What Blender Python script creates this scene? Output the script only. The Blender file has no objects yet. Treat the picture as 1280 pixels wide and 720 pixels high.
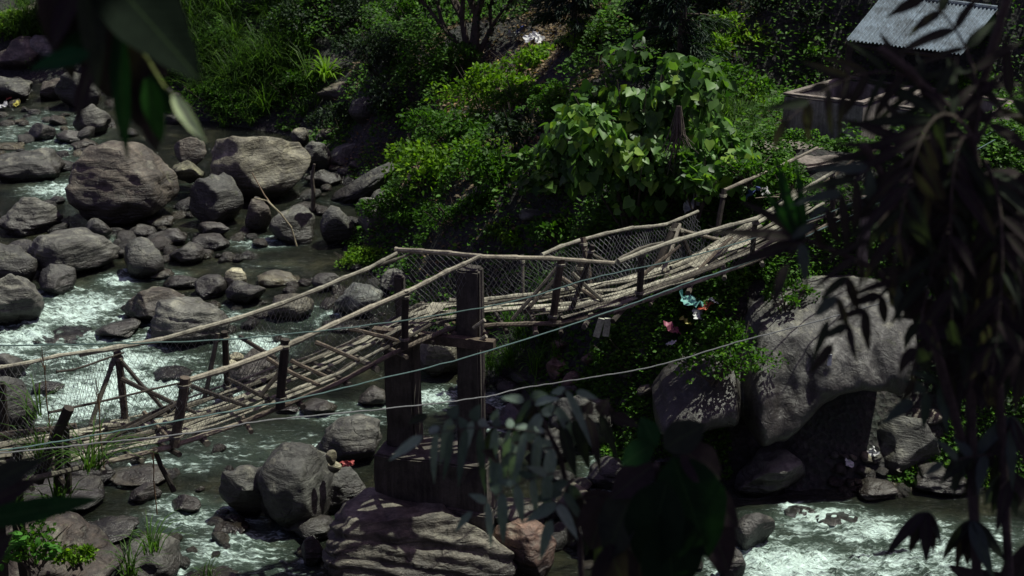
import bpy, bmesh, math, random
import numpy as np
from mathutils import Vector, Matrix

# ------------------------------------------------------------------ camera, sky, sun, exposure
S = bpy.context.scene
C = S.collection
CAMZ, PITCH, FPX = 11.0, math.radians(20), 1700.0
cam_d = bpy.data.cameras.new('camera'); cam = bpy.data.objects.new('camera', cam_d); C.objects.link(cam)
cam.location = (0, 0, CAMZ); cam.rotation_euler = (math.pi/2 - PITCH, 0, 0)
cam_d.sensor_width = 36; cam_d.lens = 36*FPX/1280; cam_d.clip_start = .05; cam_d.clip_end = 1000
cam_d.dof.use_dof = True; cam_d.dof.focus_distance = 20.0; cam_d.dof.aperture_fstop = 2.4
S.camera = cam
SUN_EL, SUN_AZ = math.radians(67), math.radians(66)      # azimuth clockwise from +Y (behind the scene)
W = bpy.data.worlds.new('World'); S.world = W; W.use_nodes = True
nt = W.node_tree; nt.nodes.clear()
wo = nt.nodes.new('ShaderNodeOutputWorld'); bg = nt.nodes.new('ShaderNodeBackground'); sk = nt.nodes.new('ShaderNodeTexSky')
sk.sky_type = 'NISHITA'; sk.sun_disc = False; sk.sun_elevation = SUN_EL; sk.sun_rotation = SUN_AZ
sk.air_density = 1.0; sk.dust_density = 2.0
tint = nt.nodes.new('ShaderNodeMix'); tint.data_type = 'RGBA'; tint.blend_type = 'MULTIPLY'; tint.inputs[0].default_value = 1
tint.inputs[7].default_value = (1.0, .66, .87, 1)
nt.links.new(sk.outputs[0], tint.inputs[6]); nt.links.new(tint.outputs[2], bg.inputs[0]); bg.inputs[1].default_value = .08
nt.links.new(bg.outputs[0], wo.inputs[0])
sd = bpy.data.lights.new('sun', 'SUN'); sd.energy = 4.8; sd.angle = math.radians(.5); sd.color = (.97, 1, .86)
sun = bpy.data.objects.new('sun', sd); C.objects.link(sun)
sdir = Vector((math.sin(SUN_AZ)*math.cos(SUN_EL), math.cos(SUN_AZ)*math.cos(SUN_EL), math.sin(SUN_EL)))
sun.rotation_euler = (-sdir).to_track_quat('-Z', 'Y').to_euler(); sun.location = (0, 20, 40)
S.view_settings.view_transform = 'Standard'; S.view_settings.look = 'None'
S.view_settings.exposure = 0.15; S.view_settings.gamma = 1.0
S.render.engine = 'CYCLES'
S.cycles.max_bounces = 6; S.cycles.transparent_max_bounces = 4

rng = np.random.default_rng(7); random.seed(7)

# ------------------------------------------------------------------ helpers
def noise(p, seed=0):
    p = np.asarray(p, float); i = np.floor(p).astype(np.int64); f = p-i; f = f*f*(3-2*f); r = 0
    def h(a, b, c):
        n = (a*374761393 + b*668265263 + c*2147483647 + seed*974634777) & 0xffffffff
        n = ((n ^ (n >> 13))*1274126177) & 0xffffffff
        n = ((n ^ (n >> 16))*2246822519) & 0xffffffff
        return ((n ^ (n >> 15)) & 0xffff)/32767.5-1
    for dx in (0, 1):
        for dy in (0, 1):
            for dz in (0, 1):
                w = (f[..., 0] if dx else 1-f[..., 0])*(f[..., 1] if dy else 1-f[..., 1])*(f[..., 2] if dz else 1-f[..., 2])
                r = r+w*h(i[..., 0]+dx, i[..., 1]+dy, i[..., 2]+dz)
    return r
def fbm(p, o=4, seed=0, gain=.5):
    r, a = 0, 1
    for k in range(o): r = r+a*noise(p*(2.03**k)+k*17.3, seed+k); a *= gain
    return r
def sstep(a, b, x): t = np.clip((x-a)/(b-a), 0, 1); return t*t*(3-2*t)
def ray(px, py):
    a, b = (px-640)/FPX, (360-py)/FPX
    return Vector((a, math.cos(PITCH)+b*math.sin(PITCH), -math.sin(PITCH)+b*math.cos(PITCH)))
def at(px, py, Y):
    r = ray(px, py); return Vector((0, 0, CAMZ))+r*(Y/r.y)
def mpp(P): return (P.y*math.cos(PITCH)+(CAMZ-P.z)*math.sin(PITCH))/FPX     # metres per photograph pixel at P
def wz(x, y): return -.15+.5*sstep(23, 27.5, y)+.03*np.maximum(0, y-28)
def onwater(px, py, dz=0):
    r = ray(px, py); Y = 20
    for _ in range(12): Y = r.y*(CAMZ-(float(wz(0, Y))+dz))/-r.z
    return at(px, py, Y)
def mesh(name, v, faces, mat=None, smooth=False):
    me = bpy.data.meshes.new(name); v = np.asarray(v, np.float32)
    if isinstance(faces, np.ndarray):
        n, k = faces.shape
        me.vertices.add(len(v)); me.vertices.foreach_set('co', v.ravel())
        me.loops.add(n*k); me.loops.foreach_set('vertex_index', faces.astype(np.int32).ravel())
        me.polygons.add(n); me.polygons.foreach_set('loop_start', np.arange(0, n*k, k, dtype=np.int32))
        me.update(calc_edges=True)
    else:
        me.from_pydata([tuple(map(float, a)) for a in v], [], faces); me.update()
    if smooth: me.polygons.foreach_set('use_smooth', [True]*len(me.polygons))
    if mat: me.materials.append(mat)
    return me
def link(name, me, parent=None, loc=None, col=None, rot=None, **props):
    o = bpy.data.objects.new(name, me); C.objects.link(o)
    if loc is not None: o.location = loc
    if rot is not None: o.rotation_euler = rot
    if parent: o.parent = parent
    if col is not None: o.color = (*col[:3], 1)
    for k, v in props.items(): o[k] = v
    return o
def thing(name, label, cat, loc=(0, 0, 0), group=None, me=None, **kw):
    o = link(name, me, loc=loc, **kw); o['label'] = label; o['category'] = cat
    if group: o['group'] = group
    return o
class MB:
    def strap(s, pts, w, h):
        pts = [Vector(p) for p in pts]; N_ = len(pts); v = []
        for i, p in enumerate(pts):
            t = (pts[min(i+1, N_-1)]-pts[max(i-1, 0)]).normalized(); a = t.cross(Vector((0, 0, 1))).normalized(); b = a.cross(t); a = (a+b*.25*math.sin(i*1.7)).normalized(); ww = w*(1+.18*math.sin(i*2.3+p.x*9))
            v += [p-a*ww, p+a*ww, p+a*ww*.9-b*h, p-a*ww*.9-b*h]
        f = [(i*4+k, i*4+(k+1) % 4, i*4+4+(k+1) % 4, i*4+4+k) for i in range(N_-1) for k in range(4)]+[(3, 2, 1, 0), tuple((N_-1)*4+k for k in range(4))]
        s.add(v, f); return s
    def __init__(s): s.v = []; s.f = []
    def add(s, v, f):
        n = len(s.v); s.v += [tuple(a) for a in v]; s.f += [tuple(i+n for i in q) for q in f]
    def tube(s, pts, r, n=6, cap=True):
        pts = [Vector(p) for p in pts]; N = len(pts); rr = r if isinstance(r, (list, tuple)) else [r]*N
        v = []; t0 = (pts[1]-pts[0]).normalized(); up = Vector((0, 0, 1)) if abs(t0.z) < .9 else Vector((1, 0, 0)); a = t0.cross(up).normalized()
        for i, p in enumerate(pts):
            t = (pts[min(i+1, N-1)]-pts[max(i-1, 0)]).normalized(); a = (a-t*a.dot(t)).normalized(); b = t.cross(a)
            for k in range(n):
                th = 2*math.pi*k/n; v.append(p+(a*math.cos(th)+b*math.sin(th))*rr[i])
        f = [(i*n+k, i*n+(k+1) % n, (i+1)*n+(k+1) % n, (i+1)*n+k) for i in range(N-1) for k in range(n)]
        if cap: f += [tuple(range(n))[::-1], tuple((N-1)*n+k for k in range(n))]
        s.add(v, f); return s
    def box(s, c, h, M=None, bev=0):
        c = Vector(c); v = []
        for z in (-1, 1):
            for x, y in ((-1, -1), (1, -1), (1, 1), (-1, 1)):
                q = Vector((x*h[0], y*h[1], z*h[2])); v.append(c+(M @ q if M else q))
        s.add(v, [(3, 2, 1, 0), (4, 5, 6, 7), (0, 1, 5, 4), (1, 2, 6, 5), (2, 3, 7, 6), (3, 0, 4, 7)]); return s
    def me(s, name, mat, smooth=False): return mesh(name, s.v, s.f, mat, smooth)
def pole_pts(a, b, bend=.02, n=7):
    a, b = Vector(a), Vector(b); L = (b-a).length; o1 = Vector([random.uniform(-1, 1) for _ in range(3)])*bend*L; ph = random.random()*3
    return [a.lerp(b, i/(n-1))+o1*math.sin(math.pi*i/(n-1))+Vector([random.uniform(-1, 1) for _ in range(3)])*.006 for i in range(n)]
def bamboo(pts, r):
    """round pole with swollen nodes"""
    P = []; R = []; pts = [Vector(p) for p in pts]; acc = 0
    for i in range(len(pts)-1):
        a, b = pts[i], pts[i+1]; L = (b-a).length; k = max(1, int(L/.32))
        if L < .02: continue
        for j in range(k):
            t0 = j/k; P += [a.lerp(b, t0), a.lerp(b, t0+.04/L if .04/L < 1/k else t0+.3/k), a.lerp(b, t0+.5/k)]
            R += [r*1.18, r*.95, r*.93]
    P.append(pts[-1]); R.append(r*.95)
    return P, R

# ------------------------------------------------------------------ materials
def newmat(name):
    m = bpy.data.materials.new(name); m.use_nodes = True; t = m.node_tree; b = t.nodes['Principled BSDF']; return m, t, b
def N(t, ty, **kw):
    n = t.nodes.new(ty)
    for k, v in kw.items():
        if isinstance(k, str) and hasattr(n, k): setattr(n, k, v)
    return n
def L(t, a, b): t.links.new(a, b)
def tnoise(t, vec, scale, detail=5, rough=.6, dist=0):
    n = N(t, 'ShaderNodeTexNoise'); n.inputs['Scale'].default_value = scale; n.inputs['Detail'].default_value = detail
    n.inputs['Roughness'].default_value = rough; n.inputs['Distortion'].default_value = dist
    if vec: L(t, vec, n.inputs['Vector'])
    return n.outputs['Fac']
def ramp(t, fac, stops):
    r = N(t, 'ShaderNodeValToRGB'); e = r.color_ramp.elements
    while len(e) < len(stops): e.new(.5)
    for i, (p, c) in enumerate(stops): e[i].position = p; e[i].color = (*c, 1) if len(c) == 3 else c
    L(t, fac, r.inputs[0]); return r.outputs[0]
def mixc(t, fac, a, b, mode='MIX'):
    m = N(t, 'ShaderNodeMix'); m.data_type = 'RGBA'; m.blend_type = mode
    for s, i in ((fac, 0), (a, 6), (b, 7)):
        if isinstance(s, (int, float)): m.inputs[i].default_value = s
        elif isinstance(s, tuple): m.inputs[i].default_value = (*s, 1)
        else: L(t, s, m.inputs[i])
    return m.outputs[2]
def math_(t, op, a, b=0, c=0):
    m = N(t, 'ShaderNodeMath'); m.operation = op
    for i, s in enumerate((a, b, c)):
        if isinstance(s, (int, float)): m.inputs[i].default_value = s
        else: L(t, s, m.inputs[i])
    return m.outputs[0]
def mrange(t, v, a, b, c=0, d=1, smooth=False):
    m = N(t, 'ShaderNodeMapRange'); 
    if smooth: m.interpolation_type = 'SMOOTHSTEP'
    L(t, v, m.inputs[0])
    for i, s in enumerate((a, b, c, d)):
        if isinstance(s, (int, float)): m.inputs[i+1].default_value = s
        else: L(t, s, m.inputs[i+1])
    return m.outputs[0]
def bump(t, h, strength, dist, nrm=None):
    b = N(t, 'ShaderNodeBump'); b.inputs['Strength'].default_value = strength; b.inputs['Distance'].default_value = dist
    L(t, h, b.inputs['Height'])
    if nrm: L(t, nrm, b.inputs['Normal'])
    return b.outputs[0]
def rock_material(name='river_rock', vertical=False):
    m, t, b = newmat(name); tc = N(t, 'ShaderNodeTexCoord').outputs['Object']; oi = N(t, 'ShaderNodeObjectInfo'); ge = N(t, 'ShaderNodeNewGeometry')
    off = N(t, 'ShaderNodeVectorMath'); off.operation = 'ADD'; L(t, tc, off.inputs[0]); cx = N(t, 'ShaderNodeCombineXYZ')
    r50 = math_(t, 'MULTIPLY', oi.outputs['Random'], 50); L(t, r50, cx.inputs[0]); L(t, r50, cx.inputs[1]); L(t, cx.outputs[0], off.inputs[1]); v = off.outputs[0]
    big = tnoise(t, v, 1.3, 7, .62, .8); fine = tnoise(t, v, 14, 6, .7); mid = tnoise(t, v, 4.5, 6, .65, 1.5)
    mp = N(t, 'ShaderNodeMapping'); L(t, v, mp.inputs[0]); mp.inputs['Rotation'].default_value = (0, 0, .4) if vertical else (.5, .35, .4); mp.inputs['Scale'].default_value = (1.6, 1.6, .35) if vertical else (.6, .6, 4)
    st = tnoise(t, mp.outputs[0], 2.2, 6, .62, 1.2)
    g = math_(t, 'ADD', math_(t, 'MULTIPLY', big, .22 if vertical else .45), math_(t, 'ADD', math_(t, 'MULTIPLY', st, .62 if vertical else .35), math_(t, 'MULTIPLY', mid, .16 if vertical else .2)))
    col = ramp(t, g, [(.36, (.22, .20, .21)), (.46, (.55, .52, .50)), (.53, (1.0, .97, .92)), (.64, (2.3, 2.25, 2.1))])
    col = mixc(t, 1, col, oi.outputs['Color'], 'MULTIPLY')
    sp = ramp(t, fine, [(.35, (.62, .62, .62)), (.58, (1.1, 1.1, 1.1)), (.72, (1.8, 1.8, 1.7))]); col = mixc(t, .8, col, sp, 'MULTIPLY')
    vo = N(t, 'ShaderNodeTexVoronoi'); vo.feature = 'DISTANCE_TO_EDGE'; vo.inputs['Scale'].default_value = .9; wv_ = mixc(t, .35, v, N(t, 'ShaderNodeTexNoise').outputs['Color']); L(t, wv_, vo.inputs['Vector'])
    crk = mrange(t, vo.outputs['Distance'], .0, .018, 1, 0); crk = math_(t, 'MULTIPLY', crk, mrange(t, mid, .45, .6)); col = mixc(t, math_(t, 'MULTIPLY', crk, .25 if vertical else .8), col, (.02, .018, .016))
    # pale lichen crust and thin moss on the faces that look up
    nz = N(t, 'ShaderNodeSeparateXYZ'); L(t, ge.outputs['Normal'], nz.inputs[0])
    lic = math_(t, 'MULTIPLY', mrange(t, tnoise(t, v, 2.6, 8, .75), .52, .66), mrange(t, nz.outputs[2], .2, .85))
    col = mixc(t, math_(t, 'MULTIPLY', lic, .55), col, (.30, .29, .22))
    mos = math_(t, 'MULTIPLY', mrange(t, tnoise(t, v, 1.9, 7, .7, .5), .60, .72), mrange(t, nz.outputs[2], .1, .7))
    col = mixc(t, math_(t, 'MULTIPLY', mos, .6), col, (.07, .085, .025))
    pos = N(t, 'ShaderNodeSeparateXYZ'); L(t, ge.outputs['Position'], pos.inputs[0])
    wl = mrange(t, pos.outputs[1], 23, 27.5, -.15, .35, True); wl = math_(t, 'ADD', wl, math_(t, 'MULTIPLY', math_(t, 'MAXIMUM', math_(t, 'SUBTRACT', pos.outputs[1], 28), 0), .03))
    hz = math_(t, 'SUBTRACT', pos.outputs[2], wl); hz = math_(t, 'ADD', hz, math_(t, 'MULTIPLY', math_(t, 'SUBTRACT', mid, .5), .25))
    wet = mrange(t, hz, .10, .24, 1, 0); gz = N(t, 'ShaderNodeSeparateXYZ'); L(t, N(t, 'ShaderNodeTexCoord').outputs['Generated'], gz.inputs[0]); gzz = math_(t, 'ADD', gz.outputs[2], math_(t, 'MULTIPLY', math_(t, 'SUBTRACT', big, .5), .5)); algae_shade = math_(t, 'MAXIMUM', mrange(t, hz, .18, .7, .88, 0, True), mrange(t, gzz, .32, .66, .80, 0, True))  # algae by the waterline; lower-part gradient paints underside shade into the colour
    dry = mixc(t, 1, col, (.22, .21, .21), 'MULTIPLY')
    col2 = mixc(t, wet, mixc(t, algae_shade, col, (.028, .024, .022)), dry); L(t, col2, b.inputs['Base Color'])
    L(t, math_(t, 'MINIMUM', mrange(t, wet, 0, 1, .62, .2), mrange(t, algae_shade, 0, .85, .62, .38)), b.inputs['Roughness']); b.inputs['Specular IOR Level'].default_value = .5
    n1 = bump(t, math_(t, 'SUBTRACT', math_(t, 'ADD', math_(t, 'MULTIPLY', st, .15 if vertical else .6), math_(t, 'MULTIPLY', mid, .4)), math_(t, 'MULTIPLY', crk, .05 if vertical else .3)), .9, .10)
    L(t, bump(t, fine, .7, .022, n1), b.inputs['Normal']); return m
def wood_material(name, c0, c1, rough=.75):
    m, t, b = newmat(name); tc = N(t, 'ShaderNodeTexCoord').outputs['Object']; oi = N(t, 'ShaderNodeObjectInfo')
    n1 = tnoise(t, tc, 5, 6, .7, .5); n2 = tnoise(t, tc, 38, 4, .7)
    col = ramp(t, n1, [(.3, c0), (.62, c1), (.8, tuple(min(1, x*1.35) for x in c1))]); col = mixc(t, 1, col, oi.outputs['Color'], 'MULTIPLY')
    col = mixc(t, .7, col, ramp(t, n2, [(.35, (.55, .52, .5)), (.6, (1.1, 1.1, 1.1))]), 'MULTIPLY')
    L(t, col, b.inputs['Base Color']); b.inputs['Roughness'].default_value = rough; b.inputs['Specular IOR Level'].default_value = .3
    L(t, bump(t, n2, .6, .01), b.inputs['Normal']); return m
def leaf_material(name, c0, c1, trans=.35, rough=.55, spec=.2, dead=0.0):
    m, t, b = newmat(name); ge = N(t, 'ShaderNodeNewGeometry'); out = t.nodes['Material Output']; oi = N(t, 'ShaderNodeObjectInfo')
    rp = ge.outputs['Random Per Island']; col = ramp(t, rp, [(0, c0), (.8, c1), (.93, tuple(x*1.5 for x in c1)), (1-dead*.999 if dead else 1, (c1[0]*2, c1[1]*1.6, c1[2]*1.2))])
    tc = N(t, 'ShaderNodeTexCoord').outputs['Object']; nn = tnoise(t, tc, 1.1, 3)
    col = mixc(t, .8, col, ramp(t, nn, [(.3, (.6, .62, .6)), (.7, (1.35, 1.3, 1.1))]), 'MULTIPLY')
    col = mixc(t, 1, col, oi.outputs['Color'], 'MULTIPLY')
    L(t, col, b.inputs['Base Color']); b.inputs['Roughness'].default_value = rough; b.inputs['Specular IOR Level'].default_value = spec
    tr = N(t, 'ShaderNodeBsdfTranslucent'); L(t, mixc(t, 1, col, (1.5, 1.6, .6), 'MULTIPLY'), tr.inputs[0]); mx = N(t, 'ShaderNodeMixShader'); mx.inputs[0].default_value = trans
    L(t, b.outputs[0], mx.inputs[1]); L(t, tr.outputs[0], mx.inputs[2]); L(t, mx.outputs[0], out.inputs[0]); return m
def big_leaf_material(name):
    m, t, b = newmat(name); out = t.nodes['Material Output']; oi = N(t, 'ShaderNodeObjectInfo'); tc = N(t, 'ShaderNodeTexCoord').outputs['Object']
    sx = N(t, 'ShaderNodeSeparateXYZ'); L(t, tc, sx.inputs[0])
    n1 = tnoise(t, tc, 30, 5, .6); ax = math_(t, 'ABSOLUTE', sx.outputs[0])
    vein = math_(t, 'SINE', math_(t, 'MULTIPLY', math_(t, 'ADD', sx.outputs[1], math_(t, 'MULTIPLY', ax, -.9)), 260))
    col = mixc(t, 1, ramp(t, n1, [(.3, (.75, .8, .75)), (.7, (1.2, 1.2, 1.1))]), oi.outputs['Color'], 'MULTIPLY')
    col = mixc(t, mrange(t, ax, .0008, .002, .25, 0), col, (.12, .2, .07)); L(t, col, b.inputs['Base Color'])
    b.inputs['Roughness'].default_value = .75; b.inputs['Specular IOR Level'].default_value = .06
    L(t, bump(t, vein, .08, .002), b.inputs['Normal'])
    tr = N(t, 'ShaderNodeBsdfTranslucent'); L(t, mixc(t, 1, col, (1.3, 1.6, .6), 'MULTIPLY'), tr.inputs[0]); mx = N(t, 'ShaderNodeMixShader'); mx.inputs[0].default_value = .25
    L(t, b.outputs[0], mx.inputs[1]); L(t, tr.outputs[0], mx.inputs[2]); L(t, mx.outputs[0], out.inputs[0]); return m
def plain(name, c, rough=.6, metal=0):
    m, t, b = newmat(name); tc = N(t, 'ShaderNodeTexCoord').outputs['Object']; oi = N(t, 'ShaderNodeObjectInfo')
    n = tnoise(t, tc, 20, 4); col = mixc(t, 1, ramp(t, n, [(.3, tuple(x*.65 for x in c)), (.7, c)]), oi.outputs['Color'], 'MULTIPLY')
    L(t, col, b.inputs['Base Color']); b.inputs['Roughness'].default_value = rough; b.inputs['Metallic'].default_value = metal; return m
def concrete_material(name, c):
    m, t, b = newmat(name); tc = N(t, 'ShaderNodeTexCoord').outputs['Object']; ge = N(t, 'ShaderNodeNewGeometry')
    n1 = tnoise(t, tc, 2.2, 7, .7, .4); n2 = tnoise(t, tc, 26, 5, .7)
    mp = N(t, 'ShaderNodeMapping'); L(t, tc, mp.inputs[0]); mp.inputs['Scale'].default_value = (6, 6, .6); n3 = tnoise(t, mp.outputs[0], 2, 5, .7)
    col = ramp(t, n1, [(.32, tuple(x*.4 for x in c)), (.5, c), (.7, tuple(x*1.5 for x in c))])
    col = mixc(t, .8, col, ramp(t, n3, [(.35, (.4, .38, .35)), (.6, (1.1, 1.1, 1.1))]), 'MULTIPLY')
    col = mixc(t, .6, col, ramp(t, n2, [(.3, (.6, .6, .6)), (.65, (1.15, 1.15, 1.15))]), 'MULTIPLY')
    L(t, col, b.inputs['Base Color']); b.inputs['Roughness'].default_value = .85
    L(t, bump(t, math_(t, 'ADD', n2, n1), .6, .02), b.inputs['Normal']); return m
def soil_material():
    m, t, b = newmat('forest_soil'); tc = N(t, 'ShaderNodeTexCoord').outputs['Object']; ge = N(t, 'ShaderNodeNewGeometry')
    n1 = tnoise(t, tc, .8, 7, .7, .5); n2 = tnoise(t, tc, 9, 6, .75); vo = N(t, 'ShaderNodeTexVoronoi'); vo.inputs['Scale'].default_value = 11; L(t, tc, vo.inputs['Vector'])
    col = ramp(t, n2, [(.3, (.010, .008, .007)), (.5, (.028, .022, .016)), (.7, (.075, .06, .042))])
    col = mixc(t, mrange(t, n1, .45, .6), col, (.02, .03, .012)); col = mixc(t, .40, col, vo.outputs['Color'], 'OVERLAY')
    hs = N(t, 'ShaderNodeHueSaturation'); hs.inputs['Saturation'].default_value = .28; L(t, col, hs.inputs['Color']); L(t, hs.outputs[0], b.inputs['Base Color'])
    b.inputs['Roughness'].default_value = .95; L(t, bump(t, math_(t, 'ADD', n2, vo.outputs['Distance']), 1, .06), b.inputs['Normal']); return m
def water_material():
    m, t, b = newmat('river_water'); ge = N(t, 'ShaderNodeNewGeometry'); at_ = N(t, 'ShaderNodeAttribute'); at_.attribute_name = 'foam'; f0 = math_(t, 'MULTIPLY', at_.outputs['Fac'], 1.12); P = ge.outputs['Position']
    mp = N(t, 'ShaderNodeMapping'); L(t, P, mp.inputs[0]); mp.inputs['Rotation'].default_value = (0, 0, .93); mp.inputs['Scale'].default_value = (.8, 2.6, 1); v = mp.outputs[0]
    a = tnoise(t, v, 1.7, 8, .62, 1.4); c = tnoise(t, v, 6, 6, .66, 1.2); d = tnoise(t, v, 30, 4, .7)
    s = math_(t, 'ADD', math_(t, 'MULTIPLY', a, .5), math_(t, 'ADD', math_(t, 'MULTIPLY', c, .42), math_(t, 'MULTIPLY', d, .08)))
    fo = math_(t, 'ADD', f0, math_(t, 'MULTIPLY', math_(t, 'SUBTRACT', s, .5), 4.6)); fo = mrange(t, fo, .35, 1.15, 0, 1, True); fo = math_(t, 'MULTIPLY', fo, mrange(t, f0, .03, .25))
    bed = tnoise(t, P, 1.1, 6, .6)
    wc = ramp(t, bed, [(.35, (.004, .006, .004)), (.55, (.013, .015, .009)), (.72, (.042, .042, .024))])
    wc = mixc(t, mrange(t, f0, .05, .7, 0, .75), wc, (.085, .125, .10))
    col = mixc(t, fo, wc, (.70, .88, .82)); L(t, col, b.inputs['Base Color'])
    L(t, mrange(t, fo, 0, 1, .07, .6), b.inputs['Roughness']); b.inputs['IOR'].default_value = 1.33
    rp = tnoise(t, v, 3.2, 5, .6, .6); rp2 = tnoise(t, v, 11, 4, .6, .4)
    h = math_(t, 'ADD', math_(t, 'MULTIPLY', rp, .20), math_(t, 'ADD', math_(t, 'MULTIPLY', rp2, .085), math_(t, 'MULTIPLY', c, mrange(t, f0, 0, .8, .0, .10))))
    L(t, bump(t, h, .85, 1.0), b.inputs['Normal']); return m
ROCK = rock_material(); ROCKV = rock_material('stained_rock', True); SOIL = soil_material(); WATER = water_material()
WOOD = wood_material('weathered_wood', (.11, .105, .095), (.37, .36, .315)); BARK = wood_material('rough_bark', (.03, .024, .02), (.10, .08, .065), .9)
CONC = concrete_material('stained_concrete', (.20, .17, .15)); PIER = concrete_material('dark_weathered_pier', (.075, .065, .055)); WALLC = concrete_material('grey_render', (.30, .27, .25))
WIRE = plain('galvanised_wire', (.42, .44, .43), .5, .4); CABLE = plain('plastic_cable', (.8, .8, .8), .5); RAG = plain('litter', (.9, .9, .9), .6)
TIN = concrete_material('corrugated_tin', (.13, .17, .21))
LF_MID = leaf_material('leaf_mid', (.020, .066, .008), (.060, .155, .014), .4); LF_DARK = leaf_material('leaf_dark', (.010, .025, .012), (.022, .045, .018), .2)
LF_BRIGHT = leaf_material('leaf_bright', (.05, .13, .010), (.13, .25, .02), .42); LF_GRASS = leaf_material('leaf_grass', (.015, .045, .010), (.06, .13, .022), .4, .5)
LF_HEART = leaf_material('leaf_heart', (.022, .07, .015), (.085, .18, .04), .38, .45, .3); LF_BLUE = leaf_material('leaf_bluish', (.010, .028, .018), (.028, .055, .036), .2)
LF_DEAD = leaf_material('leaf_dead', (.06, .045, .03), (.16, .12, .08), .2, .7); LF_BIG = big_leaf_material('leaf_near')

# ------------------------------------------------------------------ the river bed and banks
far_px = [(1900, 640), (1500, 615), (1280, 608), (1130, 608), (1000, 612), (900, 604), (800, 588), (725, 560), (670, 512), (600, 458), (520, 400), (470, 345), (430, 312), (462, 275), (452, 240), (400, 200), (380, 172), (300, 158), (180, 140), (100, 106), (0, 96), (-200, 84), (-700, 60)]
far_line = np.array([[*onwater(a, b)[:2]] for a, b in far_px])
far_poly = np.vstack([far_line, [[-60, 120], [80, 120], [80, far_line[0, 1]]]])
near_line = np.array([[-60, 34], [-22, 26], [-9.2, 17.2], [-6.6, 16.3], [-5.6, 15.3], [-3.6, 14.9], [-1, 15.2], [3, 14.8], [8, 14.2], [60, 8]])
near_poly = np.vstack([near_line, [[60, -30], [-60, -30]]])
def inside(P, poly):
    x, y = P[..., 0], P[..., 1]; c = np.zeros(x.shape, bool); n = len(poly)
    for i in range(n):
        x1, y1 = poly[i]; x2, y2 = poly[(i+1) % n]
        if y1 == y2: continue
        c ^= ((y1 > y) != (y2 > y)) & (x < (x2-x1)*(y-y1)/(y2-y1)+x1)
    return c
def dline(P, line):
    d = np.full(P.shape[:-1], 1e9)
    for a, b in zip(line[:-1], line[1:]):
        ab = b-a; t = np.clip(((P-a)@ab)/(ab@ab), 0, 1); d = np.minimum(d, np.linalg.norm(P-(a+t[..., None]*ab), axis=-1))
    return d
def pad(x, y): return sstep(4.0, 4.8, x)*(1-sstep(12.5, 14, x))*sstep(24.7, 25.2, y)*(1-sstep(31.0, 32.5, y))
def terrain(x, y):
    x = np.asarray(x, float); y = np.asarray(y, float); P = np.stack([x, y], -1); w = wz(x, y)
    df = dline(P, far_line)*np.where(inside(P, far_poly), 1, -1); dn = dline(P, near_line)*np.where(inside(P, near_poly), 1, -1)
    A = np.interp(x, [-20, -3, 0, 3.2, 5], [1.0, 1.3, 1.7, 3.4, 4.3]); B = np.interp(x, [-20, -12, -3, 2, 5], [.42, .5, .48, .35, .08]); Lw = np.interp(x, [-3, 1, 3], [2.6, 2.8, 3.3])
    s = np.clip(df, 0, 28); zf = w+A*np.where(x > 2, .25*sstep(0, 1, s/Lw)+.75*np.clip(s/Lw, 0, 1), sstep(0, 1, s/Lw))+B*s+.55*np.maximum(0, s-8)
    s2 = np.maximum(dn, 0); zn = w+np.minimum(s2*.60, 9.2)
    n3 = np.stack([x, y, x*0], -1); nz = fbm(n3*.45, 4, 3)*.35+fbm(n3*1.6, 3, 5)*.10
    land = np.maximum(s, s2); z = np.maximum(zf, zn)
    zr = w-.55*sstep(0, 1.2, -np.maximum(df, dn))
    z = np.where(land > 0, z, zr)+nz*sstep(0, 1.5, land)*np.where(zn > zf, .5, 1)
    k = pad(x, y); z = z*(1-k)+(4.42+nz*.2)*k
    return z
def onland(px, py, d0=6.0, d1=90):
    r = ray(px, py); Y = np.arange(d0, d1, .15); X = Y*r.x/r.y; Z = CAMZ+Y*r.z/r.y
    h = np.maximum(terrain(X, Y), wz(X, Y)); k = np.argmax(h > Z)
    return Vector((X[k], Y[k], h[k]))
def grid_mesh(name, xs, ys, zf, mat):
    X, Y = np.meshgrid(xs, ys); Z = zf(X, Y); v = np.stack([X, Y, Z], -1).reshape(-1, 3); nx, ny = len(xs), len(ys)
    i = (np.arange(ny-1)[:, None]*nx+np.arange(nx-1)[None]).ravel(); return mesh(name, v, np.stack([i, i+1, i+nx+1, i+nx], 1), mat, True), X, Y
def graded(a, c0, c1, b, fine, coarse):
    l = np.arange(a, c0, coarse); m_ = np.arange(c0, c1, fine); r = np.arange(c1, b+coarse, coarse); return np.concatenate([l, m_, r])
gx, gy = graded(-150, -20, 22, 150, .16, 4), graded(-30, -1, 56, 220, .16, 4)
tm, _, _ = grid_mesh('ground', gx, gy, lambda X, Y: terrain(X, Y), SOIL)
link('ground', tm, kind='structure')

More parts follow.
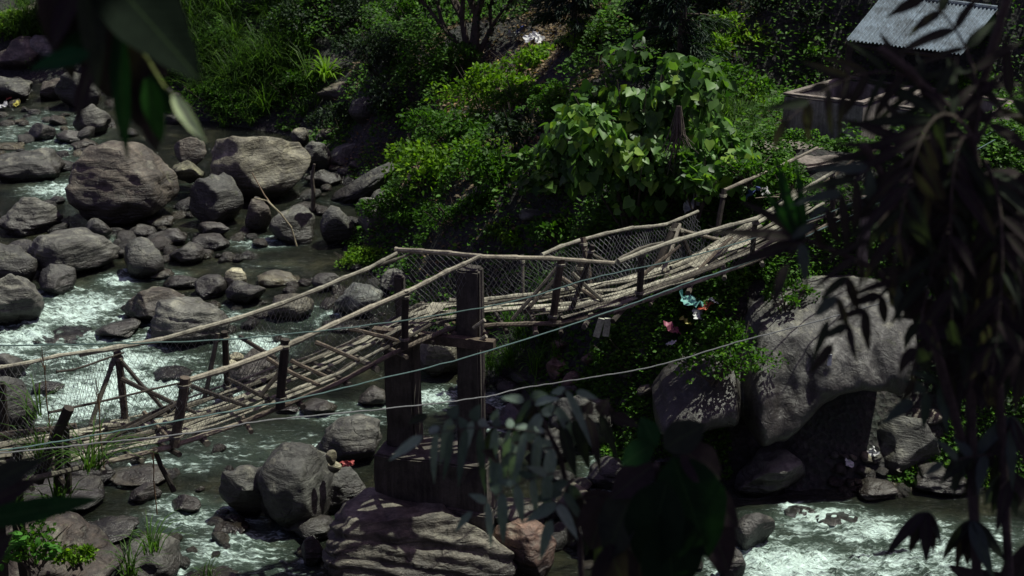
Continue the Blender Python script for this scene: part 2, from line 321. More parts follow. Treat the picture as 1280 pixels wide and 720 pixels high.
foam_glint_px = [  # px, py, rx, ry, amount
 (95, 388, 62, 30, .8), (30, 425, 60, 26, .8), (110, 425, 50, 18, .65), (165, 452, 90, 16, .8), (150, 490, 110, 30, 1.05), (85, 512, 70, 16, .85), (225, 500, 50, 20, .5),
 (240, 470, 50, 18, .55), (145, 352, 26, 10, .75), (318, 432, 45, 14, .95), (330, 460, 30, 10, .6), (328, 304, 34, 8, .6), (250, 124, 20, 6, .5), (80, 236, 45, 12, .75), (30, 165, 70, 26, .45), (70, 180, 60, 18, .4), (60, 205, 60, 10, .5),
 (545, 498, 32, 14, .8), (500, 505, 26, 10, .6), (610, 506, 30, 14, .7), (235, 650, 60, 22, .55), (285, 690, 75, 34, .6), (215, 700, 50, 25, .45), (225, 632, 35, 12, .75), (340, 712, 60, 16, .35),
 (770, 590, 36, 22, .9), (720, 540, 20, 30, .5), (985, 705, 95, 34, 1.0), (1030, 652, 70, 18, .85), (1110, 668, 85, 22, .85), (1180, 700, 90, 30, .7), (1085, 705, 120, 26, .7), (1240, 670, 50, 20, .5), (950, 665, 26, 22, .6),
 (30, 400, 40, 16, .7), (330, 562, 130, 34, .27), (430, 520, 60, 14, .4), (230, 580, 60, 14, .4), (600, 540, 30, 20, .5), (330, 335, 60, 14, .14), (110, 445, 120, 40, .6), (60, 395, 70, 30, .7), (280, 395, 50, 14, .35), (700, 540, 20, 14, .5), (190, 560, 70, 12, .3), (420, 520, 40, 10, .3), (130, 305, 20, 10, .4), (385, 395, 50, 20, .35), (440, 250, 25, 6, .3), (425, 212, 30, 6, .5), (215, 345, 20, 6, .5)]  # faint mid-river and pool entries paint in pale ripple glints
wx, wy = graded(-60, -15, 12, 60, .055, 2), graded(8, 14.5, 42, 70, .055, 2)
WX, WY = np.meshgrid(wx, wy); foam = np.zeros(WX.shape)
for a, b, rx, ry, k in foam_glint_px:
    P = onwater(a, b); s = mpp(P); ux = rx*s; P2 = onwater(a, b+ry); uy = max(.12, abs(P.y-P2.y)); dd = ((WX-P.x)/ux)**2+((WY-P.y)/uy)**2
    foam = np.maximum(foam, k*np.exp(-dd*.9))
# ------------------------------------------------------------------ boulders
_ico = {}
def ico(sub):
    if sub not in _ico:
        bm = bmesh.new(); bmesh.ops.create_icosphere(bm, subdivisions=sub, radius=1)
        _ico[sub] = (np.array([v.co[:] for v in bm.verts]), np.array([[v.index for v in f.verts] for f in bm.faces])); bm.free()
    return _ico[sub]
def rock_mesh(seed, sub, size, cuts=12, rough=1.0, flat=0, roll=0, strata=0):
    r = np.random.default_rng(seed); v, f = ico(sub); p = v.copy()
    for k in range(cuts):
        n = r.normal(size=3); n[2] *= .8
        n /= np.linalg.norm(n); d = r.uniform(.5, .86); e = p@n-d; p -= n*(np.where(e > 0, e, 0)*.95)[:, None]
    if flat: e = p[:, 2]-(1-flat); p[:, 2] -= np.where(e > 0, e, 0)*.85
    nn = p/np.linalg.norm(p, axis=1)[:, None]; o = r.uniform(-50, 50, 3)
    d = .115*fbm(p*1.2+o, 3, seed % 97)+.055*rough*(1-2*np.abs(noise(p*2.4+o, 5)))+.022*rough*fbm(p*6+o, 3, 9)
    if strata:
        q = p@np.array([.25, .2, 1.0])*5.5+.9*fbm(p*1.1+o, 3, 4); d = d+strata*.03*(np.abs(np.sin(q*2.2))**.6)+.012*strata*np.sin(q*7)
    if sub >= 5: d = d+.008*fbm(p*16+o, 2, 6)
    p = p+nn*d[:, None]; p -= (p.max(0)+p.min(0))/2; p /= (p.max(0)-p.min(0))/2; p *= np.array(size)
    zz = np.clip(-p[:, 2]/size[2]-.05, 0, 1)[:, None]; p[:, :2] *= 1-.42*zz**1.1
    if roll: c, s = math.cos(roll), math.sin(roll); x, z = p[:, 0]*c+p[:, 2]*s, -p[:, 0]*s+p[:, 2]*c; p[:, 0], p[:, 2] = x, z
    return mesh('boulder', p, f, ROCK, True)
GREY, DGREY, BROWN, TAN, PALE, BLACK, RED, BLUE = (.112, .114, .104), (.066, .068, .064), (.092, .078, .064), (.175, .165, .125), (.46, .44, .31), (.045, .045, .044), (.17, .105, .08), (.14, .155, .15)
# px centre, visible width and height in px, colour, base ('w' water, 'l' land, number = height above the water), label, options
rocks = [
 (98, 112, 62, 52, DGREY, 'w', 'dark boulder just behind the hanging leaves at the far shore', {}),
 (66, 112, 40, 30, BROWN, 'w', 'brown stone at the far shore right of the brown rounded boulder', {}),
 (12, 112, 60, 34, DGREY, 'l', 'dark boulder at the left edge of the far shore', {}),
 (130, 190, 40, 22, DGREY, 'w', 'dark stone just behind the large overhanging boulder', {}),
 (60, 618, 150, 56, DGREY, 'w', 'low dark rock under the crooked trestle', {}),
 (478, 216, 60, 30, DGREY, 'w', 'dark grey stone between the smooth oblong boulder and the tilted slab', {}),
 (405, 222, 46, 24, GREY, 'w', 'grey stone below the round mossy rock', {}),
 (28, 70, 72, 50, BROWN, 'l', 'brown rounded boulder at the far upper left bank, dark underneath', {}),
 (64, 63, 54, 34, GREY, 'l', 'grey oblong boulder leaning right of the far brown boulder on the upper left bank', dict(roll=.35)),
 (32, 16, 76, 28, TAN, 'l', 'pale flat boulder at the very top left corner, grass growing below it', {}),
 (38, 206, 90, 44, DGREY, 'w', 'dark low boulder at the left edge, upstream, with a pointed back', {}),
 (116, 150, 44, 44, GREY, 'w', 'blocky grey rock upstream under the hanging leaves', {}),
 (52, 165, 36, 24, DGREY, 'w', 'small dark round stone in the far shallow water', {}),
 (86, 171, 38, 18, GREY, 'w', 'small low grey stone in the far shallows', {}),
 (106, 181, 34, 14, TAN, 'w', 'small flat tan stone in front of the far grey stone', {}),
 (14, 182, 40, 12, PALE, 'w', 'flat pale slab in the far shallows at the left edge', {}),
 (155, 232, 132, 108, BROWN, 'w', 'large brown overhanging boulder with a pale scraped slope, upstream', dict(strata=1.2, cuts=7, flat=.15)),
 (238, 192, 44, 42, BROWN, .3, 'brown rounded rock wedged between the two largest upstream boulders', {}),
 (325, 209, 130, 96, TAN, 'w', 'largest tan boulder upstream with a smooth cracked face', dict(cuts=7)),
 (236, 214, 42, 26, (.17, .17, .11), .25, 'mossy small stone left of the largest tan boulder', {}),
 (271, 252, 68, 66, DGREY, 'w', 'dark boulder with a flat grey top in front of the largest tan boulder', dict(flat=.3)),
 (375, 172, 24, 24, TAN, 'w', 'small tan round stone behind the right shoulder of the largest tan boulder', {}),
 (396, 195, 38, 40, GREY, 'w', 'round mossy grey rock right of the largest tan boulder', {}),
 (446, 192, 86, 38, GREY, 'w', 'smooth grey oblong boulder at the foot of the dark bank', dict(roll=-.1)),
 (452, 234, 118, 42, DGREY, 'w', 'long grey slab tilting up to the right beside the leafy shrub', dict(roll=-.52, cuts=6)),
 (368, 280, 68, 52, GREY, 'w', 'grey and tan boulder above the still pool, bamboo stick in front', dict(roll=.4)),
 (322, 270, 34, 46, BROWN, 'w', 'upright brown rock beside a small fall above the pool', {}),
 (424, 283, 48, 52, DGREY, 'w', 'dark blocky boulder at the right end of the pool', {}),
 (423, 113, 58, 24, BROWN, 'l', 'brown flat rock under the strap leaved plant', {}),
 (457, 138, 40, 40, DGREY, 'l', 'dim grey rock in the shade of the dark shrubs', {}),
 (470, 275, 50, 60, GREY, .1, 'grey rounded rock half covered by the small leaved shrub', {}),
 (36, 270, 84, 52, GREY, 'w', 'wide grey boulder at the left edge, level with the overhanging boulder', dict(strata=1)),
 (90, 318, 118, 64, GREY, 'w', 'wide flat topped grey boulder standing in the left rapids', dict(flat=.35, strata=.8)),
 (180, 324, 62, 54, DGREY, 'w', 'smooth dark egg shaped boulder right of the flat topped boulder', dict(cuts=4)),
 (233, 317, 48, 30, DGREY, 'w', 'smooth dark stone right of the egg shaped boulder', dict(cuts=5)),
 (14, 330, 66, 56, DGREY, 'w', 'dark sloping boulder at the left edge above the white water', {}),
 (16, 374, 82, 74, GREY, 'w', 'big grey wavy boulder at the left edge beside the white water', dict(strata=1)),
 (70, 351, 46, 40, DGREY, 'w', 'wet streaked rock in the gap below the flat topped boulder', {}),
 (124, 287, 34, 30, DGREY, 'w', 'dark angular rock under the left side of the overhanging boulder', {}),
 (178, 291, 34, 20, GREY, 'w', 'small grey stone directly below the overhanging boulder', {}),
 (214, 296, 42, 22, GREY, 'w', 'middle grey stone in the row below the overhanging boulder', {}),
 (198, 278, 38, 15, TAN, 'w', 'low tan stone tucked under the overhanging boulder', {}),
 (268, 286, 42, 24, BROWN, 'w', 'brownish stone below the dark flat topped boulder', {}),
 (264, 302, 50, 22, GREY, 'w', 'grey flattish stone at the left end of the pool', {}),
 (193, 382, 88, 50, BROWN, 'w', 'brown rounded boulder leaning behind the striped boulder in mid river', dict(cuts=6)),
 (236, 402, 108, 64, GREY, 'w', 'large striped grey boulder in mid river, just above the far handrail', dict(strata=1.4, cuts=6)),
 (296, 350, 34, 32, PALE, 'w', 'pale yellow round stone at the near edge of the pool', dict(cuts=4)),
 (308, 367, 52, 34, BLACK, 'w', 'black wet stone below the pale yellow round stone', dict(cuts=5)),
 (348, 348, 54, 21, PALE, 'w', 'pale flat stone at the near rim of the pool', {}),
 (262, 360, 42, 30, DGREY, 'w', 'dark grey stone between the striped boulder and the yellow stone', {}),
 (226, 352, 50, 20, GREY, 'w', 'low rough grey stone with green hollows, left of the yellow stone', {}),
 (202, 342, 34, 16, TAN, 'w', 'low brownish stone in front of the egg shaped boulder', {}),
 (364, 384, 58, 36, TAN, 'w', 'tan topped grey rock in the trickle below the pool', dict(flat=.2)),
 (408, 352, 38, 24, GREY, 'w', 'plain grey stone left of the bright little bush', {}),
 (449, 377, 62, 46, BLUE, 'w', 'dry bluish grey boulder behind the middle of the far handrail', dict(strata=.5)),
 (434, 402, 80, 22, DGREY, 'w', 'long dark slab in front of the bluish grey boulder', {}),
 (500, 352, 50, 34, GREY, 'w', 'grey rock in shade under the far pillar handrail', {}),
 (82, 417, 72, 22, BLACK, 'w', 'low black wet rock washed by the left rapids', {}),
 (148, 412, 54, 26, DGREY, 'w', 'half submerged grey rock left of the striped boulder', {}),
 (10, 458, 50, 42, DGREY, 'w', 'round dark rock at the left edge, upper of two beside the rapids', {}),
 (12, 506, 72, 74, DGREY, 'w', 'tall dark rock at the left edge, lower of two beside the rapids', {}),
 (62, 484, 40, 18, DGREY, 'w', 'wet rock breaking the white water near the left post', {}),
 (314, 462, 76, 46, BROWN, 'w', 'brown boulder behind the bridge deck, two pale stones on it', {}),
 (296, 446, 18, 12, PALE, .55, 'upper of two pale pebbles lying on the brown boulder', dict(sub=3, cuts=3)),
 (293, 456, 20, 12, PALE, .5, 'lower of two pale pebbles lying on the brown boulder', dict(sub=3, cuts=3)),
 (214, 466, 56, 18, DGREY, 'w', 'low wet rock in the rapids behind the bridge', {}),
 (550, 446, 56, 54, TAN, 'w', 'tan rounded rock seen between the two pillars', {}),
 (466, 496, 42, 26, TAN, 'w', 'small tan rock left of the far pillar', dict(cuts=4)),
 (398, 509, 48, 24, TAN, 'w', 'low brownish rock below the bridge deck', {}),
 (360, 510, 34, 14, BROWN, 'w', 'small low brown rock awash below the deck', {}),
 (436, 549, 92, 62, GREY, 'w', 'smooth grey boulder left of the footing, sloping down to the left', dict(cuts=5, roll=-.25)),
 (371, 611, 104, 112, DGREY, 'w', 'big dark egg shaped boulder standing left of the footing', dict(cuts=5, roll=-.35)),
 (307, 616, 62, 70, DGREY, 'w', 'dark blocky boulder at the left of the big egg shaped one', {}),
 (430, 612, 88, 62, DGREY, 'w', 'dark boulder wedged between the egg shaped boulder and the footing', {}),
 (384, 658, 72, 38, DGREY, 'w', 'low rounded rock at the foot of the egg shaped boulder', {}),
 (290, 660, 44, 20, BROWN, 'w', 'small wet brown rock left of the egg shaped boulder', {}),
 (391, 690, 30, 38, DGREY, 'w', 'small egg shaped stone beside the large footing boulder', dict(cuts=3)),
 (528, 690, 250, 110, (.13, .12, .10), 'w', 'huge wavy striped boulder carrying the bridge footing', dict(cuts=5, strata=1.8, flat=.35, size=(1.5, .98, 1.02), Y=18.05, Z=-.03)),
 (652, 690, 88, 84, RED, 'w', 'reddish brown boulder at the bottom, right of the footing boulder', dict(cuts=6)),
 (655, 640, 84, 44, TAN, .1, 'tan sunlit slab behind the reddish boulder', dict(flat=.3)),
 (414, 571, 14, 18, PALE, .95, 'cream pebble standing on the egg shaped boulder', dict(sub=3, cuts=2)),
 (418, 583, 18, 14, PALE, .75, 'cream pebble lying below the standing cream pebble', dict(sub=3, cuts=2)),
 (176, 593, 80, 32, TAN, 'w', 'flat tan rock under the left end of the deck', {}),
 (182, 616, 42, 28, BROWN, 'w', 'small brown rock in front of the flat tan rock', {}),
 (232, 629, 44, 24, BROWN, 'w', 'brown wet rock at the head of the small lower rapid', {}),
 (116, 588, 60, 42, DGREY, 'w', 'dark round rock behind the grass at the left bridge end', {}),
 (135, 664, 78, 32, GREY, 'w', 'flat grey rock beside the lower rapid with water around it', dict(roll=-.2)),
 (184, 700, 88, 68, GREY, 'w', 'grey green boulder near the bottom left with grass in front', {}),
 (55, 706, 190, 112, (.045, .034, .028), .3, 'dark reddish boulder filling the bottom left corner', dict(cuts=6)),
 (62, 645, 40, 22, TAN, 'w', 'tan rock peeping out behind the dark reddish corner boulder', {}),
 (264, 718, 84, 26, BROWN, 'w', 'dark wet rock cut by the bottom edge under the lower rapid', {}),
 (734, 524, 100, 78, DGREY, 'w', 'big dark rock on the far shore right of the near pillar', dict(cuts=7)),
 (701, 461, 38, 32, RED, 'l', 'small rusty rock behind the near pillar', {}),
 (660, 472, 44, 24, GREY, 'l', 'small grey rock on the shore behind the near pillar', {}),
 (672, 268, 48, 22, GREY, 'l', 'half hidden grey rock above the bridge among plants', {}),
 (957, 592, 100, 62, GREY, 'w', 'grey brown pointed boulder at the right shore above the white water', dict(roll=-.15)),
 (762, 592, 58, 42, DGREY, 'w', 'dark wet rock with a small fall curling round it', {}),
 (940, 664, 60, 52, BLACK, 'w', 'black wet boulder standing at the left of the lower right rapids', {}),
 (912, 706, 40, 50, BLACK, 'w', 'black rock at the bottom edge left of the lower right rapids', {}),
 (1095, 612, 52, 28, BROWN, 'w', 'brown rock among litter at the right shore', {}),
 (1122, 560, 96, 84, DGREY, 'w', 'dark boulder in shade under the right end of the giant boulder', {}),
 (1165, 512, 74, 38, BROWN, 'l', 'brown flat boulder right of the giant boulder', {}),
 (1178, 597, 82, 46, GREY, 'w', 'grey rock in dappled light at the right shore', {}),
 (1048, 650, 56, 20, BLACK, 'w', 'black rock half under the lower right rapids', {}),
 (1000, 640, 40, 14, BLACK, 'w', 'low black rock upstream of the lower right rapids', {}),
 (712, 628, 52, 52, TAN, 'w', 'tan rock in dappled light right of the footing', {}),
 (748, 672, 66, 56, DGREY, 'w', 'dark rock behind the near leaves at the bottom centre', {}),
 (800, 690, 70, 44, TAN, 'w', 'tan slab behind the near leaves at the bottom centre', {}),
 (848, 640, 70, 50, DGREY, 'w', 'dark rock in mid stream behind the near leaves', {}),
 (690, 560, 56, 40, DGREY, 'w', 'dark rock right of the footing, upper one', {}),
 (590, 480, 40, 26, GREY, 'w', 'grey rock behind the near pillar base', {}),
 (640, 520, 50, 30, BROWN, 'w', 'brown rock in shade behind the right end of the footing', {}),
 (845, 575, 60, 36, DGREY, 'w', 'dark wet rock below the rounded grey boulder', {}),
]
def outline_rock(name, label, outline, Y0, lean, thick, round_, col):
    px = np.array(outline, float); zs = np.array([at(a, b, Y0).z for a, b in outline]); zb = zs.min(); P = []
    for (a, b) in outline:
        Y = Y0
        for _ in range(12): Y = Y0+lean*(at(a, b, Y).z-zb)
        p = at(a, b, Y); P.append((p.x, p.z))
    P = np.array(P); x0, x1, z0, z1 = P[:, 0].min(), P[:, 0].max(), P[:, 1].min(), P[:, 1].max(); h_ = .045
    X, Z = np.meshgrid(np.arange(x0-.1, x1+.1, h_), np.arange(z0-.1, z1+.1, h_)); G = np.stack([X, Z], -1); warp = np.stack([noise(np.stack([X*1.5, Z*1.5, X*0+k], -1), 70+k) for k in range(2)], -1)*.10
    ins = inside(G+warp, P); d = dline(G+warp, np.vstack([P, P[:1]])); d = np.where(ins, d, 0); ny, nx = X.shape
    prof = np.sqrt(1-(1-np.clip(d/round_, 0, 1))**2)*(1-.0*X); q3 = np.stack([X*.9, Z*.6, X*0], -1); rel = fbm(q3, 4, 81)*.28+.16*(1-2*np.abs(noise(q3*1.7, 83)))+fbm(q3*5, 4, 82)*.05+.025*(1-2*np.abs(noise(q3*np.array([5., 2.5, 1]), 85)))
    crack = np.exp(-((X-(x0+(x1-x0)*.315)-.25*(z1-Z)*.25)/.10)**2)*sstep(z0+1.5, z0+.9, Z)*.5
    yf = Y0+lean*(Z-z0)-prof*(.55+rel)+crack; yb = Y0+lean*(Z-z0)+prof*thick+.4
    V = np.concatenate([np.stack([X, yf, Z], -1).reshape(-1, 3), np.stack([X, yb, Z], -1).reshape(-1, 3)]); c = ins[:-1, :-1] & ins[1:, :-1] & ins[:-1, 1:] & ins[1:, 1:]
    i = (np.arange(ny-1)[:, None]*nx+np.arange(nx-1)[None]); q = np.stack([i, i+1, i+nx+1, i+nx], -1)[c]; n0 = nx*ny; F = [q, q[:, ::-1]+n0]
    e = np.concatenate([q[:, [0, 1]], q[:, [1, 2]], q[:, [2, 3]], q[:, [3, 0]]]); key = set(map(tuple, e)); bd = np.array([(a, b) for a, b in key if (b, a) not in key]); F.append(np.stack([bd[:, 1], bd[:, 0], bd[:, 0]+n0, bd[:, 1]+n0], 1))
    F = np.concatenate(F); used = np.unique(F); mp_ = np.zeros(2*n0, int); mp_[used] = np.arange(len(used)); o_ = np.array([(x0+x1)/2, Y0+.5, z0]); me = mesh(name, V[used]-o_, mp_[F], ROCKV, True)
    bm = bmesh.new(); bm.from_mesh(me)
    for _ in range(2): bmesh.ops.smooth_vert(bm, verts=bm.verts, factor=.5, use_axis_x=True, use_axis_y=True, use_axis_z=True)
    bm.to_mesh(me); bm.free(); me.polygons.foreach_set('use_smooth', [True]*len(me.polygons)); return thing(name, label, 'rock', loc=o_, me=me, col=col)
outline_rock('giant_boulder', 'giant grey stained boulder with a low left lobe and dark undercut, right bank', [(1085, 360), (1122, 370), (1147, 400), (1149, 432), (1136, 470), (1120, 497), (1104, 492), (1070, 488), (1045, 492), (1015, 522), (985, 558), (955, 552), (925, 532), (880, 540), (818, 540), (814, 512), (834, 482), (868, 466), (905, 458), (930, 438), (950, 402), (975, 380), (1020, 366)], 20.4, .62, 1.5, .55, (.082, .082, .082))
def put_rock(i, cx, cy, w, h, col, base, label, o, group=None, name='boulder'):
    bottom = cy+h/2
    if base == 'l': B = onland(cx, min(bottom, 719))
    elif base == 'w': B = onwater(cx, bottom)
    else: B = onwater(cx, bottom+base*85); B.z += base
    s = mpp(B); sx = w*s/2; sy = sx*random.uniform(.75, .95); th = math.atan2(CAMZ-B.z, B.y); hh = h*s/2
    sy = min(sy, hh*1.5/math.sin(th)*.75) if h < w*.6 else sy
    sz = max(hh*.55, math.sqrt(max(.0001, (hh*1.12)**2-(sy*math.sin(th))**2))/math.cos(th))
    cen = at(cx, cy+h*.06, B.y+sy*.75)
    sub = o.get('sub', 5 if w > 75 else 4); k = {q: v for q, v in o.items() if q in ('cuts', 'flat', 'roll', 'strata')}
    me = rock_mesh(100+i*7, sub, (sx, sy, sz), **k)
    if 'size' in o: cen = Vector((cen.x, o['Y'], o['Z'])); cen.x = at(cx, cy, o['Y']).x; me = rock_mesh(100+i*7, 6, o['size'], **k)
    v = np.array([random.uniform(.86, 1.14) for _ in range(1)])[0]; c = tuple(x*v for x in col)
    return thing(name, label, 'rock' if w > 36 else 'stone', loc=cen, me=me, col=c, group=group)
big_rocks = []
for i, (cx, cy, w, h, col, base, label, o) in enumerate(rocks):
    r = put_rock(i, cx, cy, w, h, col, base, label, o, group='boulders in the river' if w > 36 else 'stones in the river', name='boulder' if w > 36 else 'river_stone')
    big_rocks.append((r.location.x, r.location.y, w*mpp(r.location)/2))

# the water surface, with foam heaped against the boulders that stand in white water
base_f = foam.copy()
for (a, b, c) in big_rocks:
    dd = np.sqrt((WX-a)**2+(WY-b)**2); up_ = ((WX-a)*-.6+(WY-b)*.8)/(dd+1e-6); foam = np.maximum(foam, np.clip(base_f*1.2, 0, .45)*0+np.where(base_f > .12, .75, .18)*np.exp(-np.abs(dd-c*.95)/.16)*(.55+.45*up_))
def wave(X, Y):
    c_, s_ = math.cos(.93), math.sin(.93); U = X*c_-Y*s_; V = X*s_+Y*c_; q = np.stack([U*.8, V*1.9, X*0], -1)
    n = noise(q, 31)*.5+noise(q*2.6, 32)*.3; n2 = noise(q*4.5, 33)+.5*noise(q*10, 34)+.3*noise(q*21, 35)
    return wz(X, Y)+n*.028*(1+1.5*foam)+foam*(np.abs(n2)*.15-.02)
wv = np.stack([WX, WY, wave(WX, WY)], -1).reshape(-1, 3); nx = len(wx); i = (np.arange(len(wy)-1)[:, None]*nx+np.arange(nx-1)[None]).ravel()
wm = mesh('river_water', wv, np.stack([i, i+1, i+nx+1, i+nx], 1), WATER, True)
fa = wm.attributes.new('foam', 'FLOAT', 'POINT'); fa.data.foreach_set('value', foam.ravel().astype(np.float32))
link('river_water', wm, kind='structure')

# small cobbles between the boulders, each its own stone
cob = [rock_mesh(900+k, 3, (1, .8, .6), cuts=4) for k in range(10)]
CN = {}
def cobbles(n, x0, y0, x1, y1, smin, smax, label, group, cols):
    k = 0; tries = 0
    while k < n and tries < n*20:
        tries += 1; px, py = random.uniform(x0, x1), random.uniform(y0, y1); P = onland(px, py)
        if any((P.x-a)**2+(P.y-b)**2 < (c*.8)**2 for a, b, c in big_rocks): continue
        s = random.uniform(smin, smax); cc = random.choice(cols); o = thing('cobble', label.replace('small ', 'small '+{GREY: 'grey ', TAN: 'tan ', DGREY: 'dark ', PALE: 'pale ', BROWN: 'brown ', RED: 'rusty ', BLACK: 'black '}[cc], 1), 'stone', loc=P+Vector((0, 0, s*random.uniform(-.1, .3))), me=cob[random.randrange(10)], group=group, col=cc)
        o.scale = (s, s, s); o.rotation_euler = (random.uniform(-.3, .3), random.uniform(-.3, .3), random.uniform(0, 6.28)); k += 1
cobbles(40, 0, 95, 240, 350, .22, .5, 'small boulder packed between the large ones at the left of the river', 'small boulders at the left', [GREY, DGREY, BROWN, DGREY])
cobbles(14, 380, 170, 480, 300, .2, .4, 'small boulder at the foot of the shaded bank above the pool', 'small boulders above the pool', [GREY, DGREY, BROWN])
cobbles(46, 0, 115, 130, 215, .10, .30, 'small cobble in the far shallow water at the upper left', 'cobbles in the far shallows', [GREY, TAN, DGREY, PALE])
cobbles(34, 380, 205, 450, 250, .08, .2, 'small cobble on the gravel patch left of the tilted slab', 'cobbles beside the tilted slab', [GREY, TAN, BROWN])
cobbles(40, 150, 260, 330, 330, .10, .26, 'small cobble among the stones upstream of the pool', 'cobbles upstream of the pool', [GREY, TAN, DGREY])
cobbles(34, 180, 335, 480, 430, .10, .26, 'small cobble in the trickle between the pool and the bridge', 'cobbles below the pool', [GREY, TAN, DGREY, BROWN])
cobbles(40, 600, 440, 820, 560, .08, .26, 'small cobble on the shaded shore beyond the near pillar', 'cobbles on the shaded shore', [GREY, BROWN, DGREY, RED])
cobbles(50, 1040, 575, 1160, 622, .05, .14, 'small pebble on the beach under the giant boulder', 'pebbles under the giant boulder', [GREY, PALE, BROWN, BLACK])
cobbles(34, 680, 590, 900, 719, .10, .28, 'small stone in the dim channel behind the near leaves', 'stones in the dim channel', [GREY, DGREY, TAN])
cobbles(30, 60, 560, 300, 719, .08, .2, 'small stone in the shallows at the lower left', 'stones at the lower left', [GREY, BROWN, TAN])
cobbles(20, 380, 620, 470, 700, .06, .16, 'small stone beside the footing boulder', 'stones beside the footing boulder', [GREY, PALE, BROWN])

# ------------------------------------------------------------------ bridge pier
def beam_box(a, b, w, h): # square beam a->b
    a, b = Vector(a), Vector(b); d = (b-a).normalized(); up = Vector((0, 0, 1)) if abs(d.z) < .9 else Vector((0, 1, 0)); x = d.cross(up).normalized(); z = x.cross(d)
    M = Matrix((x, d, z)).transposed(); return MB().box((a+b)/2, (w/2, (b-a).length/2, h/2), M)
def rough(me, amp=.012, cutsn=3, scale=4):
    bm = bmesh.new(); bm.from_mesh(me); bmesh.ops.bevel(bm, geom=bm.edges[:], offset=amp*1.5, segments=2, affect='EDGES')
    bmesh.ops.subdivide_edges(bm, edges=[e for e in bm.edges if e.calc_length() > .15], cuts=cutsn, use_grid_fill=True)
    co = np.array([v.co[:] for v in bm.verts]); d = np.stack([fbm(co*scale+k*9, 3, 40+k) for k in range(3)], 1)*amp
    for v, q in zip(bm.verts, d): v.co += Vector(q)
    bm.to_mesh(me); bm.free(); return me
FT = at(548, 562, 18.6)    # middle of the top of the footing
pier = thing('bridge_pier', 'dark pier of two square pillars on a concrete block standing on the wavy striped boulder', 'bridge pier', loc=(FT.x, FT.y, FT.z-.95))
org = pier.location
yaw = -.30
Rz = Matrix.Rotation(yaw, 3, 'Z')
fb = MB(); fb.box((0, 0, .53), (.90, .42, .43), Rz); m = rough(fb.me('footing', PIER), .02); link('footing', m, pier)
fb = MB(); c = Rz @ Vector((.62, -.36, .10)); fb.box(c, (.34, .14, .14), Rz); link('footing_step', rough(fb.me('footing_step', PIER), .015), pier)
bpf, bpn = at(507, 552, 18.85)-org, at(590, 571, 18.35)-org
tpf, tpn = at(497, 322, 19.1)-org, at(590, 333, 18.4)-org
for a, b, w in ((bpf, bpf.lerp(tpf, .66), .46), (bpf.lerp(tpf, .5)+Vector((0, .02, 0)), tpf+Vector((0, .05, -.22)), .15), (bpn, tpn, .36)):
    a = a.copy(); a.z = max(a.z, .93) if a.z > 1.6 else .93; bb = Vector((a.x*.7+b.x*.3, a.y, b.z)); n = 6
    if a is bpf: pass
    q = MB(); q.box((a+bb)/2, (w/2, w*.42, (bb.z-a.z)/2), Rz); p_ = link('pillar', rough(q.me('pillar', PIER), .02, 5), pier)
# cross beams between the pillars, tucked under the deck
for dz, dy in ((-.05, -.32), (-.30, .30)):
    q = beam_box(bpf+Vector((-.4, dy, 0)), bpn+Vector((.35, dy, 0)), .13, .14); m = q.me('cross_beam', WOOD); o = link('cross_beam', m, pier, col=(.35, .28, .24)); o.location.z = 3.62-org.z-bpf.z+dz
for px, py in ((598, 404), (600, 424)):
    a = at(px-6, py+6, 18.1)-org; b = at(px+8, py-4, 18.05)-org; link('peg', MB().tube([a, (a+b)/2, b], .03).me('peg', WOOD), pier, col=(.8, .75, .7))

# ------------------------------------------------------------------ bamboo footbridge
farD = [(-60, 572, 15.2), (0, 556, 15.8), (75, 543, 16.3), (158, 528, 16.9), (280, 488, 17.7), (380, 452, 18.2), (450, 420, 18.7), (525, 378, 19.2), (600, 375, 19.4), (700, 364, 19.95), (800, 344, 20.6), (870, 320, 21.4), (930, 286, 22.2), (1000, 236, 23.4)]
nearD = [(-60, 610, 14.3), (20, 598, 14.7), (110, 578, 15.2), (210, 555, 15.9), (300, 525, 16.6), (420, 476, 17.3), (490, 438, 17.8), (560, 407, 18.3), (620, 402, 18.55), (700, 400, 18.8), (765, 386, 19.2), (860, 352, 20.1), (950, 320, 21), (1050, 270, 22.3)]
FD = [at(*p) for p in farD]; ND = [at(*p) for p in nearD]
def lerp_line(Ls, t):
    k = min(int(t), len(Ls)-2); return Ls[k].lerp(Ls[k+1], t-k)
T = len(FD)-1
bridge = thing('footbridge', 'sagging ramshackle bamboo footbridge with pole handrails and wire netting crossing the river', 'footbridge', loc=(0, 0, 0))
LIGHT, MIDW, DARKW = (.95, .94, .84), (.48, .46, .41), (.13, .11, .10)
